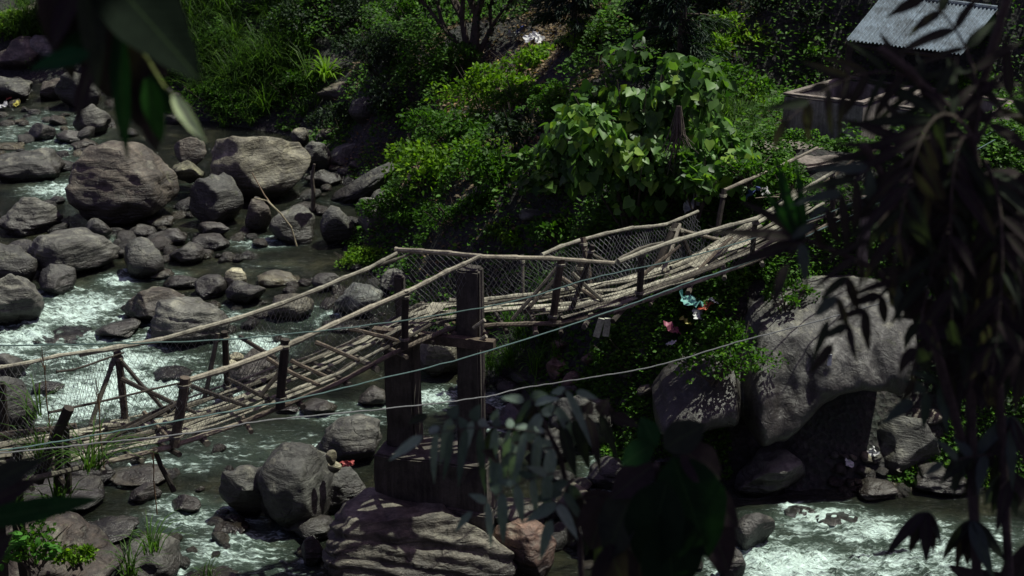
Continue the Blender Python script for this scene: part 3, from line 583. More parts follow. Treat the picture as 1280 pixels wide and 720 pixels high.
# long deck poles, several rows side by side, laid in overlapping lengths
for row in range(13):
    u = (row+.5)/13; t = random.uniform(-.3, .3)
    while t < T-.1:
        Lg = random.uniform(1.6, 3.0); a, b = max(t, 0), min(t+Lg, T)
        left = a < 5.5
        if not (random.random() < (.46 if left else .34)):
            ju = u+random.uniform(-.03, .03); n = max(3, int((b-a)*3)); pts = []
            ju2 = ju+random.uniform(-.05, .05)*(1.6 if left else 1)
            for k in range(n+1):
                tt = a+(b-a)*k/n; uu = ju+(ju2-ju)*k/n; pts.append(lerp_line(FD, min(tt, T-.001)).lerp(lerp_line(ND, min(tt, T-.001)), uu)+Vector((0, 0, .03+random.uniform(-.02, .035))))
            r = random.uniform(.014, .036); P, R = bamboo(pts, r); col = random.choice([(1.25, 1.24, 1.12), LIGHT, (.7, .68, .6), MIDW, MIDW, (.25, .22, .2), (.2, .18, .16), (.8, .78, .7)])
            if random.random() < .6: link('deck_slat', MB().strap([q_+Vector((0, 0, random.uniform(-.012, .012))) for q_ in pts], random.uniform(.028, .055), .014).me('deck_slat', WOOD), bridge, col=col)
            else: link('deck_pole', MB().tube(P, R, 7).me('deck_pole', WOOD), bridge, col=col)
        t += Lg*random.uniform(.8, .95)
# bearer poles along both edges and cross bearers beneath
for Ls, off in ((FD, -.03), (ND, .0)):
    for z in (-.05,):
        for a in range(0, T, 2):
            pts = [lerp_line(Ls, min(a+k*.5, T-.001))+Vector((off, 0, z)) for k in range(5)]; P, R = bamboo(pts, .036)
            link('bearer', MB().tube(P, R, 7).me('bearer', WOOD), bridge, col=random.choice([MIDW, (.75, .68, .6), (.4, .34, .3)]))
t = .3
while t < T-.2:
    a, b = lerp_line(FD, t), lerp_line(ND, t); d = (b-a)
    pts = pole_pts(a-d*random.uniform(.05, .2)+Vector((0, 0, -.1)), b+d*random.uniform(.05, .22)+Vector((0, 0, -.12)), .01, 4)
    link('cross_bearer', MB().tube(pts, random.uniform(.03, .05), 6).me('cross_bearer', WOOD), bridge, col=random.choice([DARKW, MIDW, (.35, .3, .27)])); t += random.uniform(.4, .6)
# loose dark ties and sticks lying across the left span
for a, b in [((152, 478, 16.6), (245, 520, 16.3)), ((240, 486, 17.2), (310, 512, 16.6)), ((300, 425, 18), (345, 452, 17.3)), ((285, 478, 17.4), (340, 505, 16.9)), ((335, 452, 17.8), (400, 486, 17.2)), ((365, 455, 17.9), (420, 480, 17.4)), ((395, 432, 18), (450, 455, 17.6)),
             ((437, 415, 18.5), (498, 430, 17.9)), ((325, 500, 16.8), (360, 455, 17.1)), ((135, 548, 16.3), (235, 500, 16.5)), ((100, 570, 15.6), (235, 502, 16.4)), ((180, 520, 16.6), (220, 560, 15.9)), ((210, 520, 16.7), (240, 492, 16.6)),
             ((655, 395, 18.8), (700, 345, 19.2)), ((715, 345, 19.6), (760, 385, 19.3)), ((800, 350, 20.3), (850, 310, 20.7)), ((870, 345, 20.5), (915, 300, 21.3)), ((700, 350, 20), (765, 388, 19.3))]:
    A, B = at(*a)+Vector((0, 0, .05)), at(*b)+Vector((0, 0, .05)); link('loose_stick', MB().tube(pole_pts(A, B, .015, 5), [.035, .03, .032, .03, .024], 6).me('loose_stick', WOOD), bridge, col=random.choice([DARKW, DARKW, (.4, .33, .28), MIDW]))
# broad pale plank by the pier
q = beam_box(at(512, 424, 18.3)+Vector((0, 0, .06)), at(549, 384, 19.0)+Vector((0, 0, .06)), .24, .03); link('plank', rough(q.me('plank', WOOD), .006), bridge, col=(1.15, 1.12, 1.0))
# handrails
def rail(pl, r, col, name='handrail'):
    pts = [at(*p) for p in pl]; dense = []
    for a, b in zip(pts[:-1], pts[1:]):
        n = max(2, int((b-a).length/.5)); dense += [a.lerp(b, k/n) for k in range(n)]
    dense.append(pts[-1]); dense = [p+Vector([random.uniform(-1, 1)*.012 for _ in range(3)]) for p in dense]; P, R = bamboo(dense, r); n = len(R); R = [x*(.95-.22*i/n) for i, x in enumerate(R)]
    link(name, MB().tube(P, R, 8).me(name, WOOD), bridge, col=col)
rail([(-80, 472, 15.2), (0, 459, 15.9), (75, 445, 16.4), (150, 435, 16.9)], .034, LIGHT)
rail([(100, 443, 16.6), (200, 424, 17.2), (300, 398, 17.8), (400, 360, 18.4), (460, 336, 18.8), (499, 316, 19.1)], .042, LIGHT)
rail([(228, 478, 16.0), (330, 445, 16.6), (420, 405, 17.2), (510, 364, 17.8), (560, 339, 18.1), (600, 321, 18.25)], .046, (1.1, 1.05, .93))
rail([(494, 312, 19.15), (600, 320, 18.3), (690, 323, 18.7), (768, 328, 19.0)], .043, (1, .93, .82))
rail([(470, 332, 18.9), (516, 316, 19.0)], .028, MIDW)
rail([(772, 327, 19.1), (850, 300, 19.8), (945, 274, 20.8), (990, 246, 21.6), (1045, 212, 22.3)], .042, LIGHT)
rail([(762, 331, 19.1), (800, 310, 19.5), (830, 303, 19.7)], .026, MIDW)
rail([(678, 318, 20.0), (727, 299, 20.5), (790, 285, 21), (832, 281, 21.2), (872, 264, 21.8)], .036, LIGHT)
rail([(905, 239, 22.5), (960, 214, 23.1), (1022, 185, 23.8)], .036, (.8, .74, .66))
rail([(1030, 230, 22.4), (1067, 200, 22.7), (1105, 182, 23), (1160, 192, 23.2)], .028, (.7, .6, .5))
rail([(60, 516, 14.8), (85, 511, 15.1), (150, 497, 15.5), (232, 477, 16.0)], .02, DARKW)
rail([(70, 466, 16.2), (110, 457, 16.5), (155, 440, 16.9)], .018, DARKW)
# posts: top and foot
posts = [((147, 443, 16.9), (156, 527, 16.9), .055), ((144, 450, 16.9), (110, 530, 16.5), .035), ((232, 476, 16.0), (217, 548, 15.95), .07), ((357, 428, 16.8), (349, 500, 16.8), .065), ((507, 366, 17.8), (505, 426, 17.85), .055), ((281, 418, 17.6), (283, 485, 17.7), .05), ((272, 420, 17.6), (254, 490, 17.5), .035),
         ((702, 326, 18.75), (690, 397, 18.8), .06), ((741, 310, 19.2), (716, 375, 19.2), .04), ((802, 314, 19.5), (799, 368, 19.5), .055), ((653, 322, 20), (653, 374, 19.8), .03), ((728, 300, 20.5), (740, 360, 20.2), .05), ((728, 330, 20.2), (709, 368, 20.0), .06),
         ((845, 282, 21.2), (813, 345, 20.7), .06), ((848, 284, 21.3), (872, 335, 21.2), .04), ((945, 275, 20.9), (940, 322, 21.1), .045), ((905, 240, 22.5), (895, 290, 22.2), .05), ((985, 205, 23.4), (985, 250, 23.2), .05), ((1040, 215, 22.3), (1042, 275, 22.3), .05)]
for a, b, r in posts:
    A, B = at(*a)+Vector((0, 0, .04)), at(*b)-Vector((0, 0, .12)); po = link('post', MB().tube(pole_pts(A, B, .012, 5), [r, r*.95, r, r*.93, r*1.05], 7).me('post', WOOD), bridge, col=random.choice([DARKW, (.28, .22, .19), (.35, .29, .25)]) if r > .035 else MIDW)
    for e, zz in ((A, -.08), (B, .14)):
        dd = (B-A).normalized() if zz < 0 else (A-B).normalized(); cc = e+dd*abs(zz); ring = MB()
        for j in range(3): ring.tube([cc+dd*(j*.016)+Vector((math.cos(t_)*r*1.25, math.sin(t_)*r*1.25, 0)) for t_ in [k_*math.pi/4 for k_ in range(9)]], .007, 4, False)
        link('lashing', ring.me('lashing', WIRE), po, col=(.5, .45, .35))
# braces
for a, b in [((150, 450, 16.9), (205, 512, 16.6)), ((845, 285, 21.2), (905, 300, 21.9)), ((730, 312, 20.4), (765, 330, 20.7)), ((640, 400, 18.8), (700, 330, 18.9)), ((884, 330, 21), (945, 278, 21.4)), ((830, 340, 20.5), (850, 280, 21.2))]:
    link('brace', MB().tube(pole_pts(at(*a), at(*b), .02, 5), .03, 6).me('brace', WOOD), bridge, col=random.choice([DARKW, MIDW, (.8, .75, .68)]))
# wire netting hung between rail and deck on both sides
def netting(top, bot, sp=.075):
    TP = [at(*p) for p in top]; BP = [at(*p) for p in bot]; n = len(TP)-1; q = MB(); Ltot = sum((TP[i+1]-TP[i]).length for i in range(n)); K = int(Ltot/sp)
    def S_(u, v): 
        u = min(max(u, 0), .9999)*n; k = int(u); a = TP[k].lerp(TP[k+1], u-k); b = BP[k].lerp(BP[k+1], u-k); p = a.lerp(b, v)
        p.y += .05*math.sin(u*5+v*3)*math.sin(math.pi*v); p.x += .02*math.sin(u*9+v*7); return p
    rows = 10
    for sgn in (1, -1):
        for k in range(-rows, K+rows):
            pts = []
            for j in range(rows+1):
                u = (k+sgn*j*.62+.0)/K
                if 0 <= u <= 1: pts.append(S_(u, j/rows)+Vector((random.uniform(-1, 1)*.008, random.uniform(-1, 1)*.008, random.uniform(-1, 1)*.008)))
            if len(pts) > 1: q.tube(pts, .0028, 3, False)
    link('wire_netting', q.me('wire_netting', WIRE), bridge, kind='stuff', col=(.5, .48, .5))
netting([(-60, 468, 15.3), (75, 446, 16.4), (150, 436, 16.9), (300, 398, 17.8), (400, 360, 18.4), (499, 318, 19.1)], [(-60, 570, 15.2), (75, 542, 16.3), (158, 528, 16.9), (290, 484, 17.75), (390, 447, 18.3), (520, 382, 19.15)])
netting([(0, 540, 14.7), (85, 511, 15.1), (232, 478, 16.0), (330, 445, 16.6), (510, 364, 17.8), (598, 323, 18.25)], [(20, 598, 14.7), (110, 578, 15.2), (215, 553, 15.9), (310, 521, 16.65), (490, 438, 17.8), (585, 405, 18.4)], .085)
netting([(500, 315, 19.1), (600, 321, 19.35), (680, 319, 20.0), (727, 300, 20.5), (790, 287, 21), (832, 281, 21.2), (872, 264, 21.8)], [(520, 378, 19.2), (600, 375, 19.4), (700, 364, 19.95), (740, 356, 20.2), (800, 344, 20.6), (840, 330, 21), (885, 310, 21.6)])
netting([(604, 322, 18.3), (690, 323, 18.7), (768, 328, 19.0), (850, 300, 19.8), (945, 274, 20.8)], [(610, 400, 18.5), (700, 399, 18.8), (765, 386, 19.2), (850, 354, 20.0), (945, 322, 20.95)], .085)
# crooked supports at the left end
lend = thing('trestle', 'crooked dark wooden trestle of posts propping up the left end of the footbridge', 'trestle')
for a, b, r in [((86, 510, 15.0), (52, 590, 15.0), .07), ((73, 540, 15.1), (74, 606, 15.1), .05), ((82, 528, 15.2), (85, 602, 15.2), .045), ((2, 478, 15.9), (12, 560, 15.9), .05), ((22, 560, 15.2), (30, 640, 15.4), .07), ((192, 560, 16.1), (212, 602, 16.1), .035), ((-20, 470, 15.6), (-10, 600, 15.4), .09)]:
    A, B = at(*a), at(*b); B.z = min(B.z, 2.4) if a[0] > 180 else B.z; zt = float(terrain(B.x, B.y)); B2 = B+(B-A).normalized()*.15 if a[0] > 30 else B+(B-A).normalized()*(max(0, B.z-zt)/max(.2, (A-B).normalized().z))*.97
    link('post', MB().tube(pole_pts(A, B2, .02, 6), [r, r*.9, r, r*.95, r, r*1.1], 7).me('post', WOOD), lend, col=DARKW)
link('cross_bar', MB().tube(pole_pts(at(-20, 545, 15.2), at(95, 532, 15.2), .01, 5), .04, 7).me('cross_bar', WOOD), lend, col=(.3, .25, .22))
# white timber offcuts propped below the deck on the right span
pp = thing('timber_offcut', 'two short white painted boards propped under the right span of the footbridge', 'timber')
for a, b in (((752, 398, 20), (745, 421, 20)), ((760, 398, 20), (757, 420, 20))): link('board', beam_box(at(*a), at(*b), .10, .04).me('board', WOOD), pp, col=(1.7, 1.8, 1.75))

# ------------------------------------------------------------------ cables
def cable(label, pl, r, col):
    pts = [at(*p) for p in pl]; out = []
    for i in range(len(pts)-1):        # Catmull-Rom
        p0, p1, p2, p3 = pts[max(i-1, 0)], pts[i], pts[i+1], pts[min(i+2, len(pts)-1)]
        for k in range(10):
            t = k/10; out.append(.5*((2*p1)+(p2-p0)*t+(2*p0-5*p1+4*p2-p3)*t*t+(3*p1-p0-3*p2+p3)*t**3)+Vector((0, 0, random.uniform(-1, 1)*.006)))
    out.append(pts[-1]); thing('cable', label, 'cable', me=MB().tube(out, r, 6).me('cable', CABLE), group='cables strung across the river', col=col)
cable('upper teal cable running level with the far handrail and in front of the pillars', [(-150, 436, 14.2), (0, 432, 14.8), (120, 430, 15.3), (270, 425, 16), (395, 414, 16.7), (508, 400, 17.3), (640, 377, 17.9), (740, 348, 18.6), (895, 312, 19.8), (1070, 252, 21.6), (1240, 165, 24), (1290, 140, 25)], .0095, (.10, .17, .155))
cable('middle teal cable passing just below the deck from left to right', [(-150, 580, 13.6), (0, 563, 14.1), (90, 549, 14.5), (180, 533, 14.9), (364, 500, 15.9), (457, 478, 16.4), (596, 443, 17.1), (760, 390, 18.2), (870, 350, 19), (940, 326, 19.7), (1030, 285, 20.6), (1125, 240, 21.8), (1270, 160, 24)], .0095, (.13, .22, .205))
cable('lowest pale cable sagging across the footing pillars and the giant boulder', [(-150, 572, 13.6), (0, 566, 14), (130, 553, 14.4), (240, 541, 14.8), (330, 526, 15.2), (480, 511, 16), (600, 497, 16.8), (655, 485, 17.3), (750, 470, 17.5), (830, 455, 17.7), (920, 428, 18), (1020, 402, 18.2), (1110, 376, 18.4), (1200, 343, 18.7), (1265, 324, 19), (1400, 290, 19.5)], .009, (.24, .25, .25))

# ------------------------------------------------------------------ vegetation
def leaf_cloud(P, A, Nn, Ls, Ws, kind='leaf'):
    """P base points, A axis, Nn approx normals -> leaf mesh arrays"""
    n = len(P); A = A/np.linalg.norm(A, axis=1)[:, None]; Sd = np.cross(A, Nn); Sd /= np.linalg.norm(Sd, axis=1)[:, None]+1e-9; Nn = np.cross(Sd, A)
    if kind == 'leaf': T_ = [(0, 0, 0), (.45, .5, .06), (1, 0, -.12), (.45, -.5, .06)]; F = [(0, 1, 2), (0, 2, 3)]
    elif kind == 'heart': T_ = [(0, 0, 0), (-.12, .32, .05), (.25, .52, .08), (.65, .32, .02), (1.05, 0, -.15), (.65, -.32, .02), (.25, -.52, .08), (-.12, -.32, .05), (.4, 0, -.04)]; F = [(8, a, a+1) for a in range(1, 7)]+[(0, 1, 8), (0, 8, 7)]
    elif kind == 'blade': T_ = [(0, .5, 0), (0, -.5, 0), (.4, .45, .0), (.4, -.45, .0), (.72, .34, -.14), (.72, -.34, -.14), (.92, 0, -.48)]; F = [(0, 1, 3), (0, 3, 2), (2, 3, 5), (2, 5, 4), (4, 5, 6)]
    T_ = np.array(T_); F = np.array(F); k = len(T_)
    V = P[:, None]+A[:, None]*(T_[None, :, 0:1]*Ls[:, None, None])+Sd[:, None]*(T_[None, :, 1:2]*Ws[:, None, None])+Nn[:, None]*(T_[None, :, 2:3]*Ls[:, None, None])
    return V.reshape(-1, 3), (np.arange(n)[:, None, None]*k+F[None]).reshape(-1, 3)
def unit(v): return v/(np.linalg.norm(v, axis=-1)[..., None]+1e-9)
def bush_points(n, size, seed, lumps=9, shell=.35):
    r = np.random.default_rng(seed); cs = unit(r.normal(size=(lumps, 3)))*r.uniform(.25, .75, (lumps, 1)); cs[:, 2] = np.abs(cs[:, 2])*.9-.1; rad = r.uniform(.2, .46, lumps)
    k = r.integers(0, lumps, n); d = unit(r.normal(size=(n, 3))); d[:, 2] = np.where((d[:, 2] < -.3) & (r.random(n) < .7), -d[:, 2], d[:, 2]); rr = rad[k]*(1-shell*r.random(n)**1.5)*(1+.16*noise(d*3+k[:, None]*5, seed))
    p = cs[k]+d*rr[:, None]; keep = noise(p*4.5, seed+3) > -.22; p, d = p[keep], d[keep]
    out = unit(p*.5+d); return p*np.array(size), out
def foliage_mesh(seed, n, size, leaf, mat, kind='leaf', ratio=.55, droop=.4, lumps=9, up=.6, shell=.35):
    r = np.random.default_rng(seed+1); p, d = bush_points(n, size, seed, lumps, shell); m_ = len(p)
    A = d*.6+unit(r.normal(size=(m_, 3)))*.75; A[:, 2] -= droop*r.random(m_); Nn = d*.5+np.array([0, 0, up])+r.normal(size=(m_, 3))*.45
    Ls = leaf*r.uniform(.6, 1.25, m_); return mesh('foliage', *leaf_cloud(p, A, Nn, Ls, Ls*ratio, kind), mat)
def stems_mesh(size, n=7, r=.02, seed=0):
    q = MB(); rr = random.Random(seed)
    for k in range(n):
        a = rr.uniform(0, 6.28); R_ = rr.uniform(.3, .85); e = Vector((math.cos(a)*R_*size[0], math.sin(a)*R_*size[1], rr.uniform(.0, .7)*size[2])); s = Vector((rr.uniform(-.1, .1), rr.uniform(-.1, .1), -size[2]*.9)); m_ = s.lerp(e, .5)+Vector((0, 0, .15*size[2])); q.tube([s, m_, e], [r, r*.7, r*.3], 5)
    return q.me('stems', BARK)
_cache = {}
def bush(cx, cy, w, h, kind, label, name='shrub', cat='shrub', depth=None, base=None, col=(1, 1, 1), group=None, dens=1.0):
    B = base if base is not None else onland(cx, cy+h*.42); Y = depth or B.y+w*mpp(B)*.3; P = at(cx, cy, Y); s = mpp(P); sx, sz = w*s/2*1.45, h*s/2*1.4; sy = min(sx, sz*1.3)*.85
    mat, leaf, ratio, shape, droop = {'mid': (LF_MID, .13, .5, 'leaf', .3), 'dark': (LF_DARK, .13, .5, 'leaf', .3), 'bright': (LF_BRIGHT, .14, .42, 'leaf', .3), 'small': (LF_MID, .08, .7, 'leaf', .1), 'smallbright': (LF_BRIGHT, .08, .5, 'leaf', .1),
        'fern': (LF_BRIGHT, .16, .22, 'blade', .5), 'grass': (LF_GRASS, .45, .05, 'blade', .7), 'blue': (LF_BLUE, .16, .16, 'leaf', .7), 'heart': (LF_HEART, .17, 1, 'heart', .8), 'broad': (LF_BRIGHT, .15, .55, 'leaf', .3)}[kind]
    area = sx*sz*4; n = int(min(15000, max(600, area/(leaf*leaf*ratio)*3.4*dens)))
    o = thing(name, label, cat, loc=P, group=group)
    f = link('foliage', foliage_mesh(int(cx*7+cy), n, (sx, sy, sz), leaf, mat, shape, ratio, droop, lumps=max(7, int(w/11))), o, col=col)
    link('stems', stems_mesh((sx, sy, sz), 8, .018+.004*sz, int(cx)), o); return o
G1 = 'shrubs on the far bank'
for a in [
 (262, 70, 80, 60, 'small', 'leafy patch in the middle of the grassy mound', {}),
 (325, 90, 60, 60, 'mid', 'broad patch of leaves on the right flank of the grassy mound', dict(dens=.6)),
 (300, 132, 130, 74, 'small', 'small leaved shrub at the foot of the grassy mound', {}),
 (232, 22, 110, 60, 'bright', 'yellow green shrub on top of the grassy mound', {}),
 (340, 22, 120, 62, 'mid', 'mid green shrub right of the top of the grassy mound', {}),
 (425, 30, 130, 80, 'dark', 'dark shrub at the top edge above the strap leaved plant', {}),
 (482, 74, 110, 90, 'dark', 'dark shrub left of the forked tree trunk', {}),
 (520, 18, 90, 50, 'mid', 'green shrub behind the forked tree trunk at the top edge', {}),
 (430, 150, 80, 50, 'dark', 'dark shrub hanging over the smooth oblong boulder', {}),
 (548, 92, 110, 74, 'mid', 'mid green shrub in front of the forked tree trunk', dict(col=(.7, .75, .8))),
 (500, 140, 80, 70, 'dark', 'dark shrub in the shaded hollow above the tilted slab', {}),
 (700, 222, 110, 90, 'heart', 'lower left mass of heart shaped leaves beside the main climber', dict(dens=1.3)),
 (872, 222, 96, 84, 'heart', 'right hand mass of heart shaped leaves hanging beside the dry roots', dict(dens=1.3, depth=23.6)),
 (650, 128, 90, 60, 'small', 'small leaved shrub right of the bright spreading shrub on the middle slope', {}),
 (600, 200, 80, 60, 'broad', 'light leafy shrub squeezed between the round shrub and the climber', {}),
 (610, 262, 80, 50, 'mid', 'green shrub above the ferny plant, behind the handrail', {}),
 (700, 130, 60, 60, 'mid', 'green shrub touching the left side of the heart leaved climber', {}),
 (610, 118, 130, 74, 'broad', 'bright green spreading shrub on the middle slope', {}),
 (575, 160, 140, 60, 'mid', 'dim green shrub below the bright spreading shrub', {}),
 (660, 82, 90, 50, 'broad', 'light green shrub just below the litter on the slope', {}),
 (552, 216, 140, 86, 'broad', 'round bright leafy shrub above the tilted slab', {}),
 (622, 222, 90, 96, 'mid', 'green shrub at the right of the round leafy shrub', {}),
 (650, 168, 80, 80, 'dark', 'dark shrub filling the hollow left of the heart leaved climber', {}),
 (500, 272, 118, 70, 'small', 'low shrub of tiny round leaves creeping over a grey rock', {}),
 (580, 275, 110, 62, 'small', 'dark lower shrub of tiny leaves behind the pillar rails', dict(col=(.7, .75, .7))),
 (445, 324, 66, 38, 'smallbright', 'little bright yellow green bush beside the pool', {}),
 (640, 296, 84, 52, 'fern', 'light green ferny plant behind the straight handrail', dict(cat='fern', name='fern')),
 (706, 290, 70, 46, 'mid', 'leafy herb right of the ferny plant behind the handrail', {}),
 (760, 52, 96, 50, 'smallbright', 'sunlit yellow green shrub between the two dark conifers', {}),
 (925, 62, 130, 84, 'bright', 'tall bright shrub right of the dark conifer trunk', {}),
 (905, 108, 100, 70, 'mid', 'mid green shrub below the tall bright shrub', {}),
 (918, 128, 66, 60, 'bright', 'bright shrub beside the concrete tank', {}),
 (905, 155, 90, 40, 'grass', 'grass tuft glowing yellow green above the concrete ledge', dict(cat='grass tuft', name='grass_tuft')),
 (890, 12, 130, 50, 'dark', 'dark shrub at the top edge behind the tall bright shrub', {}),
 (990, 16, 100, 60, 'dark', 'dark shrub at the top edge left of the tin roof', {}),
 (1000, 70, 60, 60, 'mid', 'green shrub left of the concrete tank and tin roof', {}),
 (935, 212, 70, 34, 'small', 'creeping plants hanging over the front of the concrete ledge', dict(dens=.8, depth=23.2)),
 (985, 228, 60, 34, 'mid', 'leafy weeds below the right half of the concrete ledge', dict(depth=22.9, dens=.7)),
 (960, 352, 120, 80, 'small', 'low vine mound under the right end of the deck', dict(dens=.7)),
 (800, 440, 110, 80, 'small', 'vine mound on the bank left of the scattered litter', dict(dens=.7, col=(.8, .8, .8))),
 (860, 390, 110, 60, 'small', 'vine mound directly under the right span', dict(dens=.7)),
 (920, 430, 110, 70, 'small', 'vine mound left of the giant boulder', dict(dens=.8, depth=21.0)),
 (890, 455, 120, 44, 'small', 'vines creeping over the top of the low left lobe of the giant boulder', dict(dens=.6, depth=20.6)),
 (985, 376, 80, 40, 'small', 'vines creeping over the shoulder of the giant boulder', dict(dens=.7, depth=21.6)),
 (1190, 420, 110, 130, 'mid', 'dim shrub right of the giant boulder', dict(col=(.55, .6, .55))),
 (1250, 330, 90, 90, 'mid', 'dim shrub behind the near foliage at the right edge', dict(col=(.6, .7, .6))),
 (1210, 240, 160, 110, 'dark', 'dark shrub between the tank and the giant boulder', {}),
 (1090, 290, 120, 90, 'dark', 'dark shrub above the giant boulder', {}),
 (1240, 596, 60, 50, 'smallbright', 'sunlit yellow green shrub at the right shore', {}),
 (1230, 480, 120, 90, 'dark', 'dark shrub beside the brown flat boulder at the right', {}),
 (1200, 110, 90, 50, 'mid', 'green shrub behind the second concrete tank', {}),
 (700, 425, 70, 50, 'dark', 'dark weeds in the shade beneath the right span', {}),
 (40, 685, 90, 50, 'small', 'low leafy weeds on top of the dark reddish corner boulder', dict(depth=14.3, dens=1.0)),
 (95, 695, 50, 26, 'smallbright', 'bright weeds on the right shoulder of the dark reddish corner boulder', dict(depth=14.6, dens=.35)),
 (18, 40, 60, 60, 'fern', 'grassy fern between the boulders at the top left corner', dict(cat='fern', name='fern')),
 (150, 40, 110, 80, 'dark', 'dark shrub behind the hanging leaves on the upper left bank', {}),
 (200, 100, 70, 60, 'mid', 'green shrub at the left foot of the grassy mound', {}),
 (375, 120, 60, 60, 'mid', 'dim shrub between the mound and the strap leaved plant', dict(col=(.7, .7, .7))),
]:
    kw = dict(a[6]); bush(*a[:6], group=G1 if kw.get('cat') is None else None, **kw)

def scatter_land(n, box, leaf, mat, name, seed, kind='leaf', ratio=.6, zoff=.08, label=None, up=.9, only=None, h=0, mound=0):
    r = np.random.default_rng(seed); x = r.uniform(box[0], box[1], n); y = r.uniform(box[2], box[3], n); P2 = np.stack([x, y], -1); ins = inside(P2, far_poly)|inside(P2, near_poly)
    dens = noise(np.stack([x*.7, y*.7, x*0], -1), seed) > -.25; ok = ins & dens
    if only is not None: ok &= only(x, y)
    x, y = x[ok], y[ok]; m_ = len(x); z = terrain(x, y)+r.random(m_)*zoff+(mound*np.maximum(0, fbm(np.stack([x*.9, y*.9, x*0], -1), 3, 61)+.38)*sstep(.2, 1.5, dline(np.stack([x, y], -1), far_line))*(1-pad(x, y)) if mound else 0); P = np.stack([x, y, z], -1); A = r.normal(size=(m_, 3)); A[:, 2] = h if h else A[:, 2]*.3+.15
    Nn = np.stack([r.normal(size=m_)*.4, -.35+r.normal(size=m_)*.4, np.full(m_, up)], -1); Ls = leaf*r.uniform(.6, 1.3, m_)
    return link(name, mesh(name, *leaf_cloud(P, A, Nn, Ls, Ls*ratio, kind), mat), kind='stuff', label=label)
o = scatter_land(150000, (.5, 10, 18, 26), .08, LF_MID, 'creeping_vines', 11, zoff=.12, mound=.45); o['label'] = 'creeping small leaved vines covering the bank under the right span'; o['category'] = 'vines'
o = scatter_land(230000, (-18, 14, 23, 48), .12, LF_MID, 'ground_cover', 12, zoff=.2, mound=1.0, only=lambda x, y: ((x-.1)/2.0)**2+((y-35.5)/4.5)**2 > 1); o['label'] = 'low leafy ground cover over the far hillside'; o['category'] = 'ground cover'
o = scatter_land(9000, (-2.2, 2.4, 31, 41), .12, LF_DEAD, 'leaf_litter', 14, zoff=.04); o['label'] = 'brown and tan leaf litter on the sunlit clearing at the top middle'; o['category'] = 'leaf litter'
o = scatter_land(26000, (-6, 8, 26, 44), .11, LF_DEAD, 'leaf_litter', 13, zoff=.05); o['label'] = 'dead brown leaves strewn over the hillside clearing'; o['category'] = 'leaf litter'

# tall grass on the upper left mound
def grass_patch(cells, n, Lm, wdt, mat, name, label, seed, cat='grass'):
    r = np.random.default_rng(seed); Ps = []
    for (a, b) in cells: Ps.append(onland(a, b))
    Ps = np.array([list(p) for p in Ps]); nc = max(8, n//42); c_ = Ps[r.integers(0, len(Ps), nc)]+np.stack([r.normal(size=nc)*.4, r.normal(size=nc)*.4, r.uniform(0, .5, nc)], -1); hc = r.uniform(.5, 1.25, nc)
    k = r.integers(0, nc, n); P = c_[k]+np.stack([r.normal(size=n)*.06, r.normal(size=n)*.06, np.zeros(n)], -1); P[:, 2] = terrain(P[:, 0], P[:, 1])+c_[k][:, 2]*0+r.uniform(0, .12, n)+.3*(hc[k]-.5); th_ = r.uniform(0, 6.28, n); ti = np.abs(r.normal(size=n))*.55
    A = np.stack([np.cos(th_)*ti, np.sin(th_)*ti-.12, np.full(n, .8)], -1); Nn = np.stack([-np.cos(th_)*.8, -np.sin(th_)*.8, ti+.1], -1)
    Ls = Lm*r.uniform(.5, 1.3, n)*hc[k]; o = link(name, mesh(name, *leaf_cloud(P, A, -Nn*-1, Ls, Ls*0+wdt, 'blade'), mat), kind='stuff'); o['label'] = label; o['category'] = cat; return o
cells = [(random.uniform(205, 300), random.uniform(10, 90)) for _ in range(50)]+[(random.uniform(250, 375), random.uniform(60, 150)) for _ in range(60)]
grass_patch(cells, 7000, 1.2, .02, LF_GRASS, 'tall_grass', 'tall arching green grass covering the mound above the upstream boulders', 21)
grass_patch([(random.uniform(10, 70), random.uniform(20, 60)) for _ in range(20)], 2200, .8, .03, LF_GRASS, 'tall_grass', 'tall grass between the boulders at the top left corner', 22)
grass_patch([(random.uniform(870, 950), random.uniform(150, 175)) for _ in range(20)], 3000, .35, .012, LF_GRASS, 'short_grass', 'short bright grass on the rim above the concrete ledge', 23)
grass_patch([(random.uniform(630, 720), random.uniform(400, 470)) for _ in range(16)], 900, .55, .015, LF_MID, 'shade_grass', 'long drooping grass in the shade below the right span', 24)

def tuft(px, py, n, Lm, w, label, Y=None, mat=None, spread=.4, name='grass_tuft', cat='grass tuft', group=None, col=(1, 1, 1)):
    P = at(px, py, Y) if Y else onland(px, py); r = np.random.default_rng(int(px*3+py)); p = np.stack([r.normal(size=n)*.05, r.normal(size=n)*.05, np.zeros(n)], -1)
    A = np.stack([r.normal(size=n)*spread, r.normal(size=n)*spread, np.full(n, 1.)], -1); Nn = A*0+np.array([0, 0, .3]); Nn[:, :2] = -A[:, :2]; Ls = Lm*r.uniform(.5, 1.2, n)
    o = thing(name, label, cat, loc=P, group=group)
    for k in range(min(n, 60)):
        sl = slice(k, k+1) if k < 59 else slice(k, n)
        link('blade', mesh('blade', *leaf_cloud(p[sl], A[sl], -Nn[sl]*-1, Ls[sl], Ls[sl]*0+w, 'blade'), mat or LF_GRASS), o, col=col)
    return o
tuft(408, 105, 56, 1.25, .085, 'strap leaved plant fountaining above the brown flat rock', mat=LF_BRIGHT, spread=.75, name='strap_leaved_plant', cat='plant')
gg = 'grass tufts at the left bridge end'
tuft(52, 575, 34, .75, .02, 'grass tuft growing beside the crooked trestle post', 15.1, group=gg); tuft(115, 585, 50, .75, .022, 'grass tuft hanging at the near edge under the left deck', 15.0, group=gg, spread=.6)
